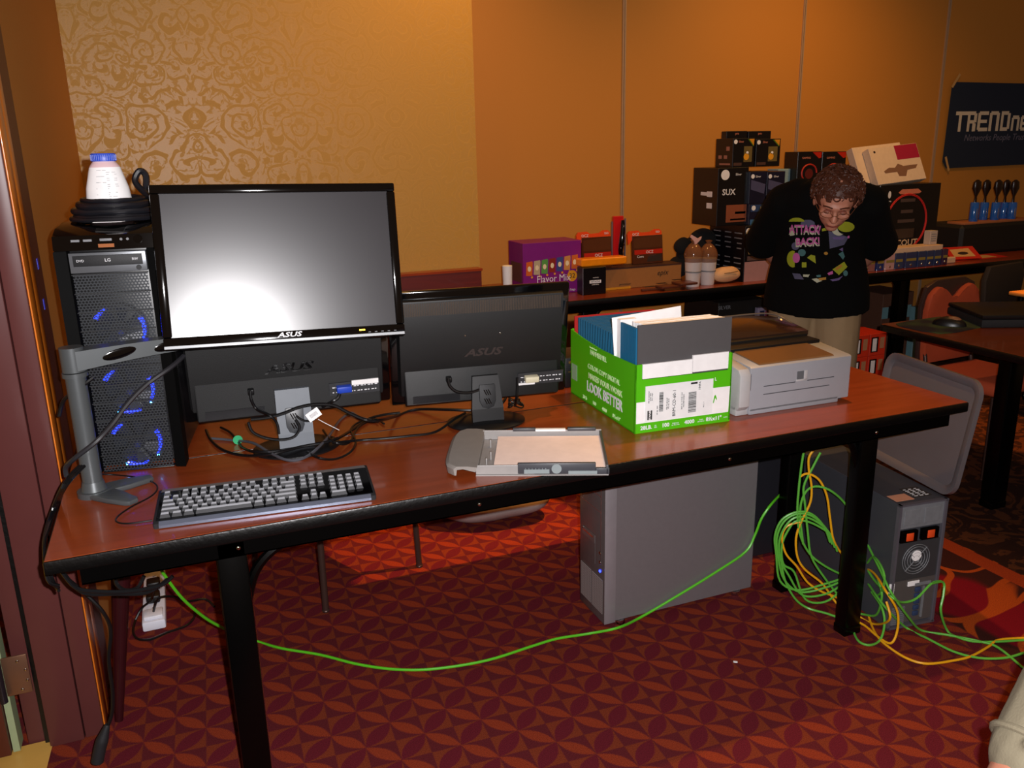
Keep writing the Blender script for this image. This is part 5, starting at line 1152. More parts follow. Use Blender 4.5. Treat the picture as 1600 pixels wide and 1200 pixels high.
patch(sc_, rect(w*.28, h*.32, w*.62, h*.44), mat('dim_picture', '#3a2c24', .5), 'picture'); disc(sc_, w*.16, h*.88, .012, M_wprint, rz=.022); text('gaming', .012, FRONT(w*.16, -.001, h*.80), M_wprint, sc_)
patch(sc_, [(w*.3, h*.9), (w*.36, h*.94), (w*.62, h*.94), (w*.68, h*.9), (w*.64, h*.88), (w*.34, h*.88)], mat('salmon_print', '#c87860', .5), 'badge_print')
M_wbx = mat('cream_white_card', '#d0bca8', .5)
for i, (dx, lb_) in enumerate([(0, 'white box with dark drone picture and crimson corner, leaning in front'), (-.065, 'white box leaning behind the drone picture box')]):
    a_, b_ = at(1366, 260, y=2.44), at(1440, 260, y=2.44); w = b_.x-a_.x; h_ = .24
    t = thing('white_box', lb_, 'box', (a_.x+dx, 2.39+.07*i, S0+.002+.006*i), (math.radians(-24), math.radians(-4), math.radians(0)))
    m = MB(); m.box((0, 0, 0), (w, .055, h_), .002, 1); m.build('box_body', M_wbx, t, smooth=False)
    if i == 0:
        patch(t, rect(w*.52, h_*.60, w*.99, h_*.99), mat('crimson_print', '#98143c', .5), 'crimson_corner'); disc(t, w*.10, h_*.88, .008, M_dkp)
        patch(t, [(w*.18, h_*.34), (w*.30, h_*.42), (w*.42, h_*.40), (w*.5, h_*.5), (w*.60, h_*.42), (w*.9, h_*.42), (w*.84, h_*.32), (w*.66, h_*.30), (w*.6, h_*.14), (w*.46, h_*.16), (w*.44, h_*.28), (w*.2, h_*.28)], mat('taupe_print', '#7a5a48', .5), 'drone_print')
# white display step with little blue packs
a, b = at(1352, 424, y=2.20), at(1472, 416, y=2.20)
M_ws = mat('display_card', '#d8b89c', .5); ds = thing('display_tray', 'cream card counter display full of small blue and grey packs', 'display', (a.x, 2.19, TZ+.0005))
w = b.x-a.x; zt_ = at(1420, 387, y=2.20).z-TZ
m = MB(); m.box((0, .02, 0), (w, .12, zt_), .002, 1); m.box((0, .0, 0), (w, .02, .014)); m.build('tray', M_ws, ds, smooth=False)
for i, (px_, lb_) in enumerate([(1385, 'small white box standing at the left on the card counter display'), (1455, 'small white box standing at the right on the card counter display')]):
    a_ = at(px_, 380, y=2.26); tt = thing('small_box', lb_, 'box', (a_.x-.03, 2.245, TZ+zt_+.001))
    m = MB(); m.box((0, 0, 0), (.06, .05, .085 if i else .10), .002, 1); m.build('box_body', mat('dull_white_card', '#b8aaa0', .55), tt, smooth=False)
    m = MB(); 
    for k in range(4): m.box((.008, -.0006, .02+k*.014), (.05, 0, .024+k*.014))
    m.build('printed_lines', M_gprint, tt, smooth=False)
xs_ = [(1343, 1367), (1370, 1381), (1383, 1397), (1398, 1410), (1414, 1431), (1433, 1445), (1446, 1457), (1458, 1469), (1471, 1479)]
desc = ['leftmost, red and grey', 'second from left, navy', 'third from left, pinkish white', 'fourth from left, navy and yellow', 'fifth from left, wide navy', 'fourth from the right, navy', 'third from the right, navy', 'second from the right, navy', 'rightmost, dark purple']
cl_ = ['#8a5a58', '#20306a', '#b89090', '#2a3a60', '#28345c', '#28345c', '#28345c', '#28345c', '#3a2440']
for i, (p_, q_) in enumerate(xs_):
    a_, b_ = at(p_, 415, y=2.165), at(q_, 415, y=2.165); hh = zt_*.92-.014 if 0 < i < 8 else zt_*.82
    tt = thing('small_pack', 'small pack in the counter display row, '+desc[i], 'pack', (a_.x, 2.163, TZ+.0006), group='packs along the counter display')
    m = MB(); m.box((0, 0, 0), (b_.x-a_.x, .024, hh), .002, 1); m.build('pack_body', mat('pack_colour_%d' % i, cl_[i], .2, coat=.5), tt, smooth=False)
    patch(tt, rect(.004, hh*.45, b_.x-a_.x-.004, hh*.62), mat('pack_gold', '#8a7a3a', .4), 'gold_band'); m = MB(); m.ellip(((b_.x-a_.x)/2, -.001, hh*.2), (.007, .003, .008), 10, 8); m.build('shiny_cap', M_chrome, tt)
# red leaflets
M_rl = mat('red_leaflet', '#c02414', .4)
for i, (p_, q_, yy, zz, rx, lb_) in enumerate([(1487, 1527, 395, .06, 28, 'red leaflet pack with cream picture propped right of the counter display'), (1500, 1580, 405, .008, 3, 'red and white leaflet lying flat right of the counter display'), (1490, 1536, 382, .004, 2, 'dark red flat pack lying behind the propped leaflet')]):
    a_, b_ = at(p_, yy, y=2.26+.1*(i == 2)-.04*(i == 1)), at(q_, yy, y=2.26+.1*(i == 2)-.04*(i == 1)); w = b_.x-a_.x
    t = thing('leaflet', lb_, 'leaflet', (a_.x, 2.25-.02*(i == 1)+.2*(i == 2), TZ+.001+.012*(i == 0)), (math.radians(-55 if i == 0 else -86), 0, math.radians(-8+10*i)))
    hh = (.115, .12, .10)[i]; m = MB(); m.box((0, 0, 0), (w, .006, hh)); m.build('card', M_rl if i != 2 else mat('dark_red_card', '#6a1818', .4), t, smooth=False)
    if i < 2: patch(t, [(w*.14, hh*.2), (w*.84, hh*.16), (w*.80, hh*.84), (w*.16, hh*.80)], mat('cream_picture', '#c8a068', .5), 'picture')
    if i == 0: disc(t, w*.5, hh*.45, .04, M_dkp, 'printed_disc', -.001, .014)
t, w, h = gbox('small_pack', 'pale crumpled packet between the counter display and the red leaflet', 'pack', 1479, 1494, 402, 2.19, .03, mat('pale_pack', '#d0b090', .5), pyr=405, bev=.006)
# black equipment case with bottles on a tray
t, w, h = gbox('equipment_case', 'large plain black case at the far right carrying a tray of dark topped bottles', 'case', 1502, 1640, 348, 2.42, .34, mat('flat_black_case', '#050506', .7), pyr=370, bev=.02)
E0 = TZ+h+.0005
a, b = at(1508, 343, y=2.44), at(1600, 345, y=2.44)
m = MB(); m.box((0, 0, 0), (b.x-a.x+.1, .14, .016), .003); o = m.build('tray', mat('tan_tray', '#a0623c', .6)); o.location = (a.x, 2.44, E0); tag(o, 'thin tan tray under the row of bottles on the black case', 'tray')
for i, (px_, lb_) in enumerate([(1522, 'leftmost of the five blue bottles with dark bows'), (1537, 'second from left of the five blue bottles'), (1555, 'middle of the five blue bottles'), (1568, 'second from right of the five blue bottles'), (1581, 'rightmost of the five blue bottles')]):
    yy_ = 2.48+.05*(i % 2); a_ = at(px_, 330, y=yy_); tt = thing('gift_bottle', lb_, 'bottle', (a_.x, yy_, E0+.0165), group='bottles on the tan tray')
    H_ = at(px_, 316, y=yy_).z-E0-.0165; H2 = at(px_, 281, y=yy_).z-E0-.0165
    m = MB(); m.lathe([(.0001, 0), (.027, 0), (.028, .004), (.028, H_*.95), (.024, H_), (.0001, H_)], n=18); m.build('blue_body', mat('cobalt_bottle', '#1c58b0', .15, coat=.6), tt)
    m = MB(); m.lathe([(.0001, H_), (.012, H_), (.009, H_+(H2-H_)*.25), (.036, H_+(H2-H_)*.62), (.030, H_+(H2-H_)*.9), (.009, H2), (.0001, H2)], n=14, sy=.6); m.build('dark_bow', mat('dark_brown_foil', '#1c0f0c', .3), tt)
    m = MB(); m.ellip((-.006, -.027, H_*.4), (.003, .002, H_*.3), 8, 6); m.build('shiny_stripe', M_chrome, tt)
# banner
a, b = at(1488, 128, y=2.985), at(1478, 263, y=2.985); xr = 6.9
bn = thing('banner', 'dark blue fabric banner with large cream lettering taped to the orange wall', 'banner', (a.x, 2.985, 0)); 
g = NG('navy_fabric'); n_ = g.noise(g.tc.outputs['Object'], 300, 2); g.lk(g.mix(n_, lin('#0d1a2e'), lin('#16263e')), g.b.inputs['Base Color']); g.b.inputs['Roughness'].default_value = .9
m = MB(); zt_, zb_ = a.z, b.z; P = [(0.02, zt_), (xr-a.x, zt_-.01), (xr-a.x, zb_+.01), (.03, zb_), (-.012, zb_+.05), (.0, zt_-.03)]; m.prism(P, -.003, .0, 'y'); m.build('fabric', g.m, bn, smooth=False)
zb2, zt2 = at(1540, 205, y=2.985).z, at(1540, 174, y=2.985).z; LH_ = zt2-zb2; M_bl = mat('cream_lettering', '#d8cdb8', .7)
GL_ = {'T': [(0, .82, 1.15, 1), (.32, 0, .56, .82)], 'R': [(0, 0, .22, 1), (.22, .82, .72, 1), (.6, .45, .85, .9), (.22, .40, .68, .56), (.5, .0, .8, .40)], 'E': [(0, .08, .22, .92), (.1, .82, .85, 1), (.1, .42, .75, .58), (.1, 0, .85, .18)],
 'N': [(0, 0, .22, .92), (.1, .82, .75, 1), (.62, 0, .85, .92)], 'D': [(0, 0, .22, 1), (.22, .82, .68, 1), (.62, .1, .85, .9), (.22, 0, .68, .18)], 'n': [(0, 0, .22, .66), (.1, .60, .75, .78), (.62, 0, .85, .68)], 'e': [(0, .08, .22, .70), (.1, .60, .8, .78), (.1, .30, .7, .44), (.1, 0, .8, .16)]}
for ch_, p0_, p1_ in (('T', 1492, 1511), ('R', 1511, 1525), ('E', 1527, 1543), ('N', 1545, 1560), ('D', 1563, 1577), ('n', 1580, 1592), ('e', 1594, 1606), ('T', 1609, 1625)):
    xa, xb = at(p0_, 190, y=2.985).x-a.x, at(p1_, 190, y=2.985).x-a.x; wd_ = (xb-xa)/(1.15 if ch_ == 'T' else .85); m = MB()
    for k_, (x0_, z0_, x1_, z1_) in enumerate(GL_[ch_]): m.box((xa+x0_*wd_, -.0042-.0001*k_, zb2+z0_*LH_), (xa+x1_*wd_, -.0032, zb2+z1_*LH_))
    m.build('banner_lettering', M_bl, bn, smooth=False)
u2 = at(1505, 216, y=2.985); text('Networks People Trust', .066, FRONT(u2.x-a.x, -.0045, u2.z), mat('dim_lettering', '#6a6a80', .7), bn, 'banner_lettering', align='LEFT', shear=.25)
M_tape = mat('beige_tape', '#c09860', .5)
for (px_, py_, ang_) in ((1494, 126, 55), (1480, 256, -65)):
    c_ = at(px_, py_, y=2.98); m = MB(); m.box((-.055, -.0006, -.009), (.055, .0006, .009), M=Matrix.Translation((c_.x-a.x, -.0055, c_.z)) @ Matrix.Rotation(math.radians(-ang_), 4, 'Y')); m.build('tape_and_glint_strip', M_tape, bn, smooth=False)

# ================================================================ BELOW THE LONG TABLE, AND FURTHER RIGHT
def fbox(name, label, cat, pl, pr, ptop, Y, depth, m, pyr, z0=0, group=None):
    return gbox(name, label, cat, pl, pr, ptop, Y, depth, m, z0=z0, pyr=pyr, group=group)
t, w, h = fbox('storage_box', 'tall black carton on the carpet under the long table, left of the person', 'box', 1122, 1195, 470, 2.28, .35, mat('black_carton', '#141414', .5), 500)
text('SILVER', .03, FRONT(w*.12, -.001, h*.95), M_gprint, t)
m = MB()
for k in range(8): m.box((w*.55, -.0008, h*.86-k*.03), (w*.92, 0, h*.87-k*.03))
m.build('printed_lines', mat('faint_print', '#38383a', .6), t, smooth=False)
t, w, h = fbox('storage_box', 'slim white and violet box between black carton and the person', 'box', 1184, 1198, 481, 2.24, .03, mat('pale_violet_card', '#8a8098', .5), 495)
patch(t, rect(w*.2, h*.90, w*.7, h*.97), M_navy, 'print'); patch(t, rect(w*.75, 0, w, h*.96), mat('magenta_strip', '#7a2a50', .5), 'print')
# orange red boxes in a stack: two columns by three rows
k = 0; z_ = 0
top_ = at(1355, 523, y=2.02).z
for j in range(3):
    for i in range(2):
        hh = top_/3; a_ = at(1333+26*i, 540, y=2.02); b_ = at(1333+26*i+25, 540, y=2.02)
        lb_ = '%s %s orange red box of the stack on the carpet right of the person' % (('lowest', 'middle', 'topmost')[j], ('left', 'right')[i])
        t = thing('product_box', lb_, 'box', (a_.x, 2.02, j*hh+.0006), group='orange red boxes stacked on the carpet')
        ww = b_.x-a_.x-.002
        m = MB(); m.box((0, 0, 0), (ww, .2, hh-.001), .002, 1); m.build('box_body', mat('orange_red_box', '#c8321c', .4), t, smooth=False)
        patch(t, rect(ww*.08, hh*.16, ww*.52, hh*.84), M_bbox, 'dark_panel'); patch(t, rect(ww*.16, hh*.2, ww*.42, hh*.78), M_wprint, 'white_figure', -.0012); patch(t, rect(ww*.62, hh*.3, ww*.9, hh*.8), mat('tan_print', '#a87858', .5), 'tan_panel')
t, w, h = fbox('storage_box', 'brown carton with pale blue pictures under the long table, left of the chair', 'box', 1379, 1426, 458, 2.42, .3, mat('dim_brown_carton', '#5a3828', .7), 480)
patch(t, rect(w*.0, h*.70, w*.2, h*.84), mat('pale_cyan_print', '#6a9098', .5), 'picture'); patch(t, rect(w*.2, h*.70, w*.72, h*.85), M_bbox, 'picture'); patch(t, rect(w*.72, h*.69, w*.95, h*.84), mat('pale_cyan_print', '#6a9098', .5), 'picture'); disc(t, w*.45, h*.745, .02, M_wprint)
t, w, h = fbox('storage_box', 'pale blue box edge beside the orange chair under the long table', 'box', 1431, 1441, 480, 2.34, .05, mat('pale_cyan_print', '#6a9098', .5), 490)
# objects on the right table
a = at(1478, 508, z=TZ); 
mp = MB(); P = []
for (px_, py_) in ((1400, 507), (1418, 503), (1468, 496), (1510, 499), (1535, 505), (1532, 512), (1495, 520), (1470, 522), (1440, 518), (1405, 510)):
    q_ = at(px_, py_, z=TZ); P.append((q_.x, q_.y))
g = NG('mouse_mat_cloth'); n_ = g.noise(g.tc.outputs['Object'], 4, 2); g.lk(g.mix(g.ss(n_, .45, .58), lin('#1a0c0c'), lin('#3c4a14')), g.b.inputs['Base Color']); g.b.inputs['Roughness'].default_value = .9
mp.prism(P, TZ+.0005, TZ+.004, 'z'); tag(mp.build('mouse_mat', g.m, smooth=False), 'dark cloth mouse mat with green patch on the right table', 'mouse mat')
a = at(1483, 508, z=TZ+.004); t = thing('computer_mouse', 'black computer mouse with tan top lying on the dark mouse mat', 'mouse', (a.x, a.y, TZ+.0045), (0, 0, math.radians(-60)))
m = MB(); m.ellip((0, 0, .0), (.066, .036, .036), 28, 16)
for v in list(m.bm.verts):
    if v.co.z < 0: v.co.z = 0
m.build('shell', M_black, t)
m = MB(); m.ellip((.012, 0, .022), (.034, .022, .0165), 20, 12); m.build('tan_cover', mat('tan_plastic', '#8a5a3c', .4), t)
P = [at(*q_, z=TZ) for q_ in ((1506, 499), (1600, 487), (1640, 500), (1600, 528))]
a = P[0]; lt = thing('laptop', 'black laptop seen low from its side at the right edge on the dark cherry table', 'laptop', (a.x+.16, a.y-.12, TZ+.0008), (0, 0, math.radians(-25)))
m = MB(); m.prism([(-.17, -.12), (.17, -.12), (.17, .13), (-.17, .13)], 0, .022, 'z', bev=.005); m.build('base', M_matblack, lt)
m = MB(); m.prism([(-.17, -.122), (.17, -.122), (.17, .128), (-.17, .128)], .0225, .034, 'z', bev=.004); m.build('closed_lid', M_black, lt)
lt.scale = (1.25, 1.25, 1.6)
a_, b_ = at(1524, 490, z=.72), at(1596, 482, z=.72)
# small side table behind with orange light top
t = thing('side_table', 'low table with bright tan top behind the dark cherry table', 'table', (4.75, 1.30, 0))
a_ = at(1525, 487, z=.70); b_ = at(1570, 477, z=.70)
m = MB(); m.box((-.25, -.20, .68), (.6, .20, .70), .004); m.build('tabletop', mat('tan_top', '#b07838', .5), t); m = MB()
for x, y in ((-.2, -.16), (.55, -.16), (-.2, .16), (.55, .16)):
    m = MB(); m.cyl((x, y, 0), (x, y, .68), .016, n=12); m.build('leg', M_steelblk, t)
# orange banquet chair
p_ = at(1483, 436, z=.86); oc_ = chair('orange upholstered banquet chair with notched back beyond the dark cherry table', (p_.x+.04, p_.y-.22, 0), math.radians(4), M_ofab); oc_.scale = (.84, .9, .93)
p_ = at(1580, 450, y=1.9)
oc = thing('office_chair', 'dark mesh office chair partly visible at the right edge behind the tan table', 'chair', (p_.x+.05, 1.80, 0), (0, 0, math.radians(10)))
M_mesh = mat('dark_mesh_cloth', '#241a14', .8); 
oc.scale = (.9, .9, .84); m = MB(); m.prism([(-.20, .50), (-.24, .80), (-.20, .90), (.20, .90), (.24, .80), (.20, .50)], .18, .22, 'y', bev=.01); m.build('backrest', M_mesh, oc)
m = MB(); m.box((-.24, -.22, .42), (.24, .2, .49), .03, 3); m.build('seat', M_mesh, oc); m = MB(); m.cyl((0, 0, .08), (0, 0, .42), .025); m.build('gas_column', M_steelblk, oc)
for k in range(5):
    m = MB(); a_ = 2*PI*k/5; m.cyl((0, 0, .09), (.28*math.cos(a_), .28*math.sin(a_), .06), .02, .014, 10); m.ellip((.28*math.cos(a_), .28*math.sin(a_), .028), (.028, .02, .028), 12, 8); m.build('castor_arm', M_steelblk, oc)
# small white scrap on carpet
c_ = at(1149, 1035, z=0); m = MB(); m.box((-.006, -.003, .001), (.006, .003, .003)); o = m.build('paper_scrap', M_white, smooth=False); o.location = (c_.x, c_.y, 0); o.rotation_euler = (0, 0, -.6); tag(o, 'tiny white paper scrap lying on the open carpet', 'paper scrap')
# blue reflections left of the tower are the painted patches on the maroon trim
# ================================================================ PEOPLE
M_skin = mat('fair_skin', '#b87a62', .5, noise=(30, .06)); M_skin.node_tree.nodes['Principled BSDF'].inputs['Subsurface Weight'].default_value = .05
M_khaki = mat('khaki_cloth', '#8c7454', .85, noise=(25, .07), bump=(250, .3)); M_shirt = mat('black_cotton', '#020202', .9, spec=.15, bump=(300, .3)); M_hair = mat('brown_hair', '#4a2414', .55, noise=(80, .3))
def limb(m, pts, rad, n=16, sx=1):
    pts = [Vector(p) for p in pts]
    for i in range(len(pts)-1): m.cyl(pts[i], pts[i+1], rad[i], rad[i+1], n)
    for p, r in zip(pts, rad): m.ellip(p, (r, r, r), n, 10)
def fuse(o, vox, sm=6, fac=.5):
    r = o.modifiers.new('fuse', 'REMESH'); r.mode = 'VOXEL'; r.voxel_size = vox; r.use_smooth_shade = True
    s = o.modifiers.new('soften', 'SMOOTH'); s.iterations = sm; s.factor = fac
    dg = bpy.context.evaluated_depsgraph_get(); bpy.context.view_layer.update()
    me = bpy.data.meshes.new_from_object(o.evaluated_get(bpy.context.evaluated_depsgraph_get()))
    o.modifiers.clear(); ms = list(o.data.materials); o.data = me
    if not me.materials:
        for k in ms: me.materials.append(k)
    for p in me.polygons: p.use_smooth = True
    return o
def hand(m, wrist, dirv, palm_n, side, s=1.0, curl=.5):
    """palm, four fingers and a thumb as tapering chains; dirv = along the fingers, palm_n = out of the palm, side = thumb side"""
    d = Vector(dirv).normalized(); nrm = Vector(palm_n); nrm = (nrm-d*nrm.dot(d)).normalized(); sd = Vector(side); sd = (sd-d*sd.dot(d)-nrm*sd.dot(nrm)).normalized()
    w = Vector(wrist)
    for k in range(4):
        base = w+d*.085*s+sd*(.030-.020*k)*s
        limb(m, [w+d*.01*s+sd*(.018-.012*k)*s, base], [.013*s, .0105*s], 10)
        L = (.040, .045, .042, .033)[k]*s; p = base; a = .25*curl
        for j, (f_, r) in enumerate(((1, .0085), (.72, .0078), (.55, .0068))):
            a += curl*.55; q = p+(d*math.cos(a)+nrm*math.sin(a))*L*f_; limb(m, [p, q], [(.0092, .0085, .0078)[j]*s, r*s], 10); p = q
    p = w+d*.025*s+sd*.026*s; q = p+(d*.55+sd*.7+nrm*.35).normalized()*.042*s; e2 = q+(d*.85+sd*.2+nrm*.5).normalized()*.032*s
    limb(m, [p, q, e2], [.013*s, .0105*s, .008*s], 10)

# ---- the person at the long table
P0 = Vector((2.99, 1.29, 0)); FW = Vector((-.67, -.742, 0)).normalized(); RT_ = Vector((.742, -.67, 0)).normalized()
def L(r, f, z): return P0+RT_*r+FW*f+Vector((0, 0, z))
pn = thing('person', 'person in black printed t-shirt and khaki trousers bending forward, looking down, behind the tables', 'person', P0)
def loc(o):
    o.data.transform(Matrix.Translation(-P0)); return o
m = MB()
limb(m, [L(0, -.02, .95), L(.01, .06, 1.12), L(.015, .12, 1.21)], [.135, .14, .10]); limb(m, [L(-.07, -.02, .93), L(.07, -.02, .93)], [.12, .12])
limb(m, [L(.03, .17, 1.28), L(.045, .23, 1.30)], [.055, .052])
for s in (-1, 1):
    limb(m, [L(s*.09, -.01, .90), L(s*.105, .03, .50), L(s*.11, -.02, .09)], [.095, .062, .042])
    limb(m, [L(s*.11, -.03, .07), L(s*.115, .10, .035)], [.045, .032])
    sh = L(s*.155+.01, .11, 1.235); el = L(s*.245, -.06, 1.06); wr = L(s*.17, -.24, .93)
    limb(m, [L(s*.08, .11, 1.25), sh, el, wr], [.06, .055, .043, .029])
    hand(m, wr, (FW*-.55+RT_*(-s*.55)+Vector((0, 0, -.5))), FW*1, Vector((0, 0, 1)), 1.0, .6)
# head, tilted down
HM = Matrix.Translation(L(.050, .335, 1.278)) @ Matrix(((RT_.x, FW.x, 0, 0), (RT_.y, FW.y, 0, 0), (0, 0, 1, 0), (0, 0, 0, 1))) @ Matrix.Rotation(math.radians(-33), 4, 'X') @ Matrix.Rotation(math.radians(6), 4, 'Y')
def H(*p): return HM @ Vector(p)
m.ellip((0, -.012, .020), (.077, .094, .092), 24, 16, HM); m.ellip((0, .018, -.040), (.058, .066, .072), 22, 14, HM); m.ellip((0, .050, -.096), (.026, .022, .020), 14, 10, HM)
m.ellip((0, .070, .018), (.052, .022, .014), 16, 10, HM)
limb(m, [H(0, .082, .004), H(0, .102, -.030)], [.008, .0125], 10); m.ellip((-.011, .092, -.033), (.008, .009, .007), 10, 8, HM); m.ellip((.011, .092, -.033), (.008, .009, .007), 10, 8, HM)
for s in (-1, 1):
    m.ellip((s*.038, .055, -.030), (.022, .024, .022), 14, 10, HM); m.ellip((s*.079, -.008, -.012), (.009, .018, .030), 12, 10, HM)
m.ellip((0, .078, -.062), (.022, .012, .0055), 14, 8, HM); m.ellip((0, .076, -.071), (.019, .012, .006), 14, 8, HM)
limb(m, [H(0, -.03, -.06), L(.04, .22, 1.30)], [.050, .052])
body = loc(fuse(m.build('body', M_skin), .0055, 5)); body.parent = pn
m = MB()
for s in (-1, 1): m.ellip((s*.030, .078, -.004), (.013, .009, .008), 16, 10, HM)
loc(m.build('eyes', mat('eye_white', '#a89088', .3), body))
m = MB()
for s in (-1, 1):
    m.ellip((s*.030, .0805, -.0005), (.0145, .010, .0075), 16, 10, HM)
loc(m.build('eyelids', mat('eyelid_skin', '#8a5040', .5), body))
m = MB(); 
for s in (-1, 1): m.tube([H(s*.014, .090, .022), H(s*.032, .088, .027), H(s*.048, .074, .020)], .0034, 6)
loc(m.build('eyebrows', M_hair, body))
m = MB(); m.tube([H(-.022, .086, -.066), H(-.008, .0915, -.0645), H(0, .092, -.0655), H(.008, .0915, -.0645), H(.022, .086, -.066)], .0026, 6); loc(m.build('lips', mat('lip_red', '#7a3028', .45), body))
m = MB()
for s in (-1, 1):
    c_ = (s*.031, .104, -.006); m.tube([H(c_[0]+.023*math.cos(a_*PI/6), c_[1]-.012*abs(c_[0]+.023*math.cos(a_*PI/6))/.05, c_[2]+.013*math.sin(a_*PI/6)) for a_ in range(12)], .0013, 6, 2, True)
    m.tube([H(s*.054, .091, -.004), H(s*.072, .05, -.002), H(s*.082, .0, 0)], .0013, 6)
m.tube([H(-.008, .105, -.004), H(0, .108, .0), H(.008, .105, -.004)], .0013, 6)
loc(m.build('glasses', mat('thin_copper_frame', '#8a5a40', .3, .6), pn))
# curly hair
random.seed(21)
m = MB(); m.ellip((0, -.020, .030), (.088, .100, .083), 28, 18, HM)
hair_v = [v for v in m.bm.verts]
for v in hair_v:
    q_ = HM.inverted() @ v.co
    if q_.y > .055 and q_.z < .052: v.co = HM @ Vector((q_.x*.9, .045, max(q_.z, .03)))
for k in range(420):
    th = random.uniform(0, 2*PI); ph = math.asin(random.uniform(-.25, 1)); d_ = Vector((math.cos(ph)*math.cos(th), math.cos(ph)*math.sin(th), math.sin(ph)))
    if d_.y > .55 and d_.z < .28: continue
    c_ = Vector((d_.x*.088, -.020+d_.y*.100, .030+d_.z*.083)); t1 = d_.cross(Vector((random.random(), random.random(), random.random()))).normalized(); t2 = d_.cross(t1)
    R_ = random.uniform(.007, .013); a0 = random.random()*6
    m.tube([HM @ (c_+(t1*math.cos(a0+j*1.1)+t2*math.sin(a0+j*1.1))*R_+d_*(.004+.003*j)) for j in range(5)], lambda u_: .0032*(1-.6*u_)+.0006, 5, 2)
loc(m.build('hair', M_hair, pn))
# trousers
m = MB(); limb(m, [L(0, -.02, .96), L(0, -.01, .88)], [.150, .15]); limb(m, [L(-.07, -.01, .90), L(.07, -.01, .90)], [.140, .140])
for s in (-1, 1): limb(m, [L(s*.085, 0, .88), L(s*.105, .035, .50), L(s*.11, -.01, .12)], [.118, .090, .082])
tr_ = loc(fuse(m.build('trousers', M_khaki, disp=(16, .006)), .010, 4)); tr_.parent = pn
m = MB()
for s in (-1, 1):
    limb(m, [L(s*.11, -.05, .045), L(s*.115, .05, .045), L(s*.12, .16, .035)], [.050, .050, .036])
for v in m.bm.verts: v.co.z = max(v.co.z, .002)
sh_ = loc(fuse(m.build('shoes', mat('dark_shoe', '#1a1614', .6)), .008, 3)); sh_.parent = pn
# shirt: loose torso and short sleeves
m = MB(); rings = []; N = 40
for (r0, f0, z, a_, b_) in ((0, -.02, .775, .232, .175), (0, -.015, .85, .226, .172), (0, .0, .94, .212, .165), (0, .03, 1.03, .188, .155), (.003, .065, 1.12, .186, .148), (.008, .10, 1.20, .195, .140), (.012, .135, 1.27, .190, .125), (.025, .165, 1.325, .135, .095), (.04, .20, 1.355, .074, .07)):
    rings.append([L(r0+a_*math.cos(2*PI*i/N), f0+b_*math.sin(2*PI*i/N)*(1+.03*math.sin(5*2*PI*i/N)*(z < 1)), z-.020*math.sin(2*PI*i/N)*(z < .8)+.0) for i in range(N)])
m.loft(rings)
for s in (-1, 1): limb(m, [L(s*.10+.01, .13, 1.265), L(s*.165+.01, .11, 1.245), L(s*.215, .02, 1.14), L(s*.245, -.05, 1.065)], [.09, .086, .078, .08])
shirt = loc(fuse(m.build('shirt', M_shirt, disp=(9, .008)), .007, 6)); shirt.parent = pn
# print on the chest, pressed onto the cloth from the front
bvh = BVHTree.FromPolygons([v.co+P0 for v in shirt.data.vertices], [tuple(p_.vertices) for p_ in shirt.data.polygons])
def px2uv(px_, py_, x0=1220, y0=330, k=130/1292): return x0+px_*k, y0+py_*k
def press(polys, name, mm, off=.0025):
    mb = MB()
    for P in polys:
        bm2 = bmesh.new(); vs = [bm2.verts.new((a_, b_, 0)) for a_, b_ in P]
        try: bm2.faces.new(vs)
        except ValueError: continue
        bmesh.ops.triangulate(bm2, faces=bm2.faces[:])
        for _ in range(3):
            lo = [e_ for e_ in bm2.edges if e_.calc_length() > 5]
            if lo: bmesh.ops.subdivide_edges(bm2, edges=lo, cuts=1); bmesh.ops.triangulate(bm2, faces=bm2.faces[:])
        mp_ = {}
        for v in bm2.verts:
            d_ = at(v.co.x, v.co.y, z=.3)-CAM; d_.normalize(); h_ = bvh.ray_cast(CAM, d_)
            if h_[0] is not None: mp_[v] = mb.bm.verts.new(h_[0]+h_[1]*(off if h_[1].dot(d_) < 0 else -off))
        for f_ in bm2.faces:
            if all(v in mp_ for v in f_.verts):
                try: mb.bm.faces.new([mp_[v] for v in f_.verts])
                except ValueError: pass
        bm2.free()
    return loc(mb.build(name, mm, shirt, smooth=False))
def Z(*pts): return [px2uv(*p_) for p_ in pts]
def blob(cx, cy, rx, ry, a0=0, a1=360, n=20): return [px2uv(cx+rx*math.cos(math.radians(a0+(a1-a0)*i/n)), cy+ry*math.sin(math.radians(a0+(a1-a0)*i/n))) for i in range(n+(a1-a0 < 360))]
ci = {'lime': '#8a8f10', 'pink': '#b0508c', 'pale': '#a8a890', 'slate': '#4a4860', 'teal': '#3c6464', 'lilac': '#5c4a78', 'gold': '#a07020', 'cream': '#b8ac80'}
CM = {k: mat('print_'+k, v, .8) for k, v in ci.items()}
press([blob(420, 190, 110, 60), Z((740, 300), (1050, 400), (980, 520), (760, 580)), blob(230, 540, 60, 60), Z((180, 960), (300, 970), (360, 1060), (220, 1050))], 'printed_slate_shapes', CM['slate'], .0018)
press([blob(250, 160, 120, 62, 180, 360), blob(1010, 240, 130, 80), Z((640, 270), (780, 225), (740, 290), (640, 310)), blob(190, 740, 90, 130, 70, 290), Z((410, 720), (470, 670), (535, 690), (545, 810)), Z((330, 790), (400, 790), (400, 870), (330, 870)), Z((800, 900), (980, 780), (1030, 860), (900, 990))], 'printed_lime_shapes', CM['lime'])
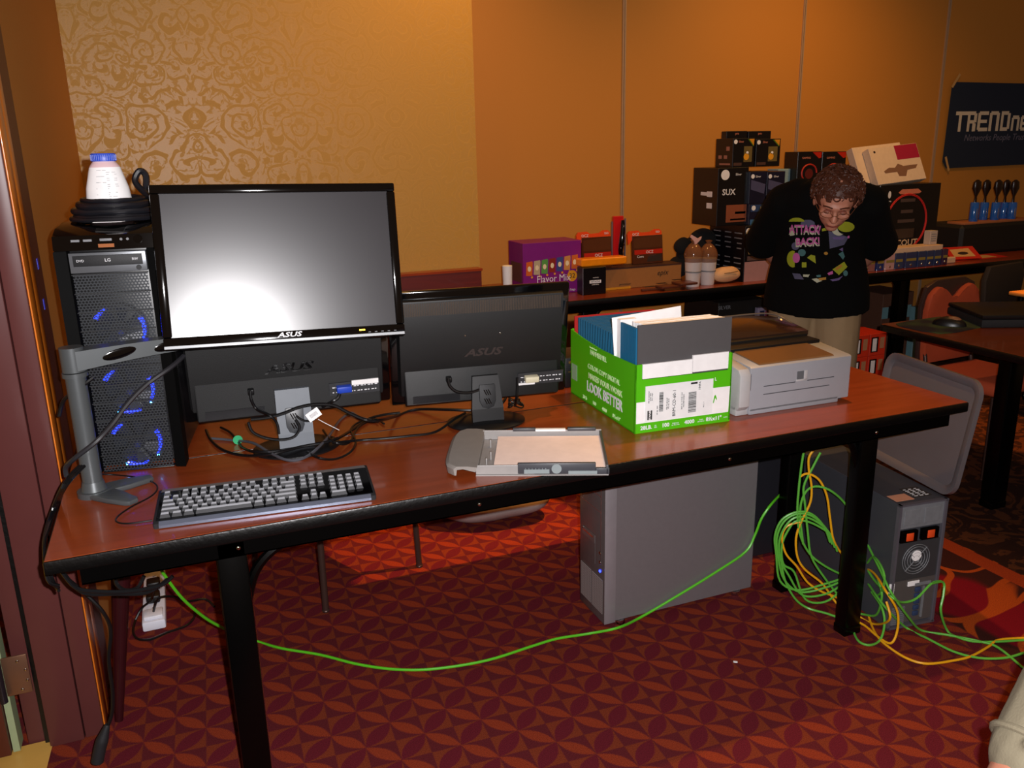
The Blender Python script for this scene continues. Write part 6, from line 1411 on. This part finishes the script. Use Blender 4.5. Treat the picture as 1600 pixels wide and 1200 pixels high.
press([[*blob(900, 250, 120, 125, 80, 280, 14), *blob(970, 245, 95, 105, 270, 90, 10)], Z((140, 250), (210, 260), (215, 370), (150, 380)), Z((480, 1050), (560, 1040), (640, 1080), (560, 1110)), Z((350, 980), (450, 980), (430, 1020), (350, 1015))], 'printed_pale_shapes', CM['pale'], .003)
press([blob(245, 720, 55, 80), Z((720, 960), (800, 920), (810, 970), (740, 990)), Z((1030, 380), (1060, 375), (1060, 415), (1030, 415))], 'printed_pink_shapes', CM['pink'], .0034)
press([blob(330, 640, 60, 55), Z((890, 660), (960, 620), (990, 700), (960, 750)), blob(1000, 960, 35, 45), Z((550, 990), (620, 985), (620, 1020), (560, 1020))], 'printed_teal_shapes', CM['teal'], .003)
press([Z((760, 1060), (880, 1040), (960, 1000), (900, 1070), (800, 1085)), Z((800, 400), (1000, 390), (960, 440), (820, 430)), Z((900, 590), (960, 560), (960, 620))], 'printed_lilac_shapes', CM['lilac'], .003)
press([Z((580, 1040), (700, 1020), (700, 1060), (600, 1075)), blob(700, 650, 30, 25), Z((840, 880), (930, 820), (950, 850), (860, 920))], 'printed_gold_shapes', CM['gold'], .0038)
def ptext(s, x, y, size, sq, ang, mm, name, off):
    cu = bpy.data.curves.new('t', 'FONT'); cu.body = s; cu.size = size; cu.align_x = 'CENTER'; cu.align_y = 'CENTER'; cu.resolution_u = 2; cu.offset = size*.03
    t_ = bpy.data.objects.new('t', cu); COL.objects.link(t_); bpy.context.view_layer.update(); me = bpy.data.meshes.new_from_object(t_.evaluated_get(bpy.context.evaluated_depsgraph_get())); bpy.data.objects.remove(t_)
    c_, s_ = math.cos(ang), math.sin(ang); P = []
    for p_ in me.polygons:
        P.append([px2uv(x+(me.vertices[i].co.x*sq*c_+me.vertices[i].co.y*s_), y-(-me.vertices[i].co.x*sq*s_+me.vertices[i].co.y*c_)) for i in p_.vertices])
    return press(P, name, mm, off)
ptext('ATTACK', 370, 300, 190, .62, 0, CM['pale'], 'printed_lettering', .0035); ptext('ATTACK', 370, 275, 170, .68, 0, CM['pink'], 'printed_lettering', .0042)
ptext('BACK!', 420, 490, 170, .78, -.05, CM['pale'], 'printed_lettering', .0035); ptext('BACK!', 425, 465, 150, .86, -.05, CM['pink'], 'printed_lettering', .0042)
ptext('!', 600, 290, 180, .8, .2, CM['pink'], 'printed_lettering', .0042)

# ---- the person standing just beyond the right edge of the frame
r_, u_, f_ = _r, _u, _f
def D(px_, py_, d_): return CAM+(_f*FPX+_r*(px_-800)-_u*(py_-600))*(d_/FPX)
knee = D(1555, 1350, 1.25); hip = D(1812, 915, 1.36)
dirp = (Vector((knee.x, knee.y, 0))-Vector((hip.x, hip.y, 0))).normalized()
Q0 = Vector((hip.x, hip.y, 0))
p2 = thing('person', 'person at the bottom right edge, only a khaki shorts leg and bare knee showing', 'person', Q0)
perp = Vector((-dirp.y, dirp.x, 0))
if perp.dot(_r) < 0: perp = -perp
back = hip+perp*.0+Vector((0, 0, 0)); hip2 = hip+perp*.19
ank = Vector((knee.x, knee.y, .09))+dirp*-.02; k2 = Vector((hip2.x, hip2.y, .48))+dirp*.06; a2 = Vector((hip2.x, hip2.y, .09))-dirp*.02
m = MB(); mid_h = (hip+hip2)/2
limb(m, [hip, knee+Vector((0, 0, 0)), knee.lerp(ank, .35), ank], [.098, .062, .058, .040]); limb(m, [ank+Vector((0, 0, -.02)), ank+dirp*.13+Vector((0, 0, -.055))], [.044, .03])
m.ellip(knee+dirp*.012, (.056, .056, .062), 16, 12)
limb(m, [hip2, k2, k2.lerp(a2, .35), a2], [.098, .062, .058, .040]); limb(m, [a2+Vector((0, 0, -.02)), a2+dirp*.13+Vector((0, 0, -.055))], [.044, .03])
up = Vector((0, 0, 1)); ch = mid_h+up*.45+perp*.14
limb(m, [mid_h+up*.05, mid_h+up*.25+perp*.07, ch], [.14, .13, .13]); limb(m, [ch+up*.08, ch+up*.20], [.065, .058]); hd_ = ch+up*.30
m.ellip(hd_, (.078, .095, .115), 20, 14); m.ellip(hd_+dirp*.1+up*-.01, (.012, .015, .018), 10, 8)
for s in (-1, 1):
    m.ellip(hd_+perp*(.078*s), (.012, .02, .03), 10, 8)
    s0 = ch+up*.06+perp*(s*.16); e0_ = s0+up*-.27+perp*(.05)-dirp*.08; w0 = e0_+up*-.10+perp*(.16 if s < 0 else .06)+dirp*.16
    limb(m, [ch+up*.06+perp*(s*.08), s0, e0_, w0], [.07, .058, .043, .028]); hand(m, w0, -up+dirp*.1, -perp*s, dirp, 1, .45)
b2_ = fuse(m.build('body', M_skin), .007, 5); b2_.data.transform(Matrix.Translation(-Q0)); b2_.parent = p2
def l2(o, vox=.009, sm=4):
    o = fuse(o, vox, sm); o.data.transform(Matrix.Translation(-Q0)); o.parent = p2; return o
M_kh2 = mat('pale_khaki_cloth', '#7c735e', .85, noise=(20, .05), bump=(200, .3))
m = MB(); hemp = hip.lerp(knee, .66); limb(m, [mid_h+up*.10, mid_h], [.155, .15]); limb(m, [hip, hip.lerp(knee, .45), hemp], [.112, .098, .090]); hem2 = hip2.lerp(k2, .8); limb(m, [hip2, hem2], [.122, .098])
# wrinkles: soft raised folds round the thigh
ax = (knee-hip).normalized(); e1 = ax.cross(up).normalized(); e2_ = ax.cross(e1)
for k, (tt, tl_, a0) in enumerate([(.30, .25, 0), (.45, -.3, 1.2), (.56, .35, 2.1), (.66, -.2, .4), (.74, .15, 1.7)]):
    c_ = hip.lerp(knee, tt); m.tube([c_+(e1*math.cos(a0+j*.35)+e2_*math.sin(a0+j*.35))*.094+ax*tl_*.05*j/2 for j in range(9)], .008, 6, 3)
l2(m.build('shorts', M_kh2), .006, 5)
m = MB(); m.tube([hemp+(e1*math.cos(2*PI*j/16)+e2_*math.sin(2*PI*j/16))*.091 for j in range(16)], .006, 8, 2, True); o = m.build('hem_cuff', M_kh2, p2); o.data.transform(Matrix.Translation(-Q0))
m = MB(); limb(m, [mid_h+up*.12, mid_h+up*.3+perp*.08, ch+up*.02], [.155, .15, .15])
for s in (-1, 1): limb(m, [ch+up*.05+perp*(s*.1), ch+up*.05+perp*(s*.17), ch+up*-.12+perp*(s*.16+.03)], [.085, .075, .07])
l2(m.build('shirt', mat('grey_cotton', '#50545a', .85)))
m = MB(); m.ellip(hd_+up*.03-dirp*.012, (.085, .10, .10), 20, 14); l2(m.build('hair', M_hair))
m = MB()
for a_ in (ank, a2): limb(m, [a_-dirp*.03+up*-.04, a_+dirp*.16+up*-.05], [.048, .036])
for v in m.bm.verts: v.co.z = max(v.co.z, .002)
l2(m.build('shoes', mat('dark_shoe', '#1a1614', .6)))
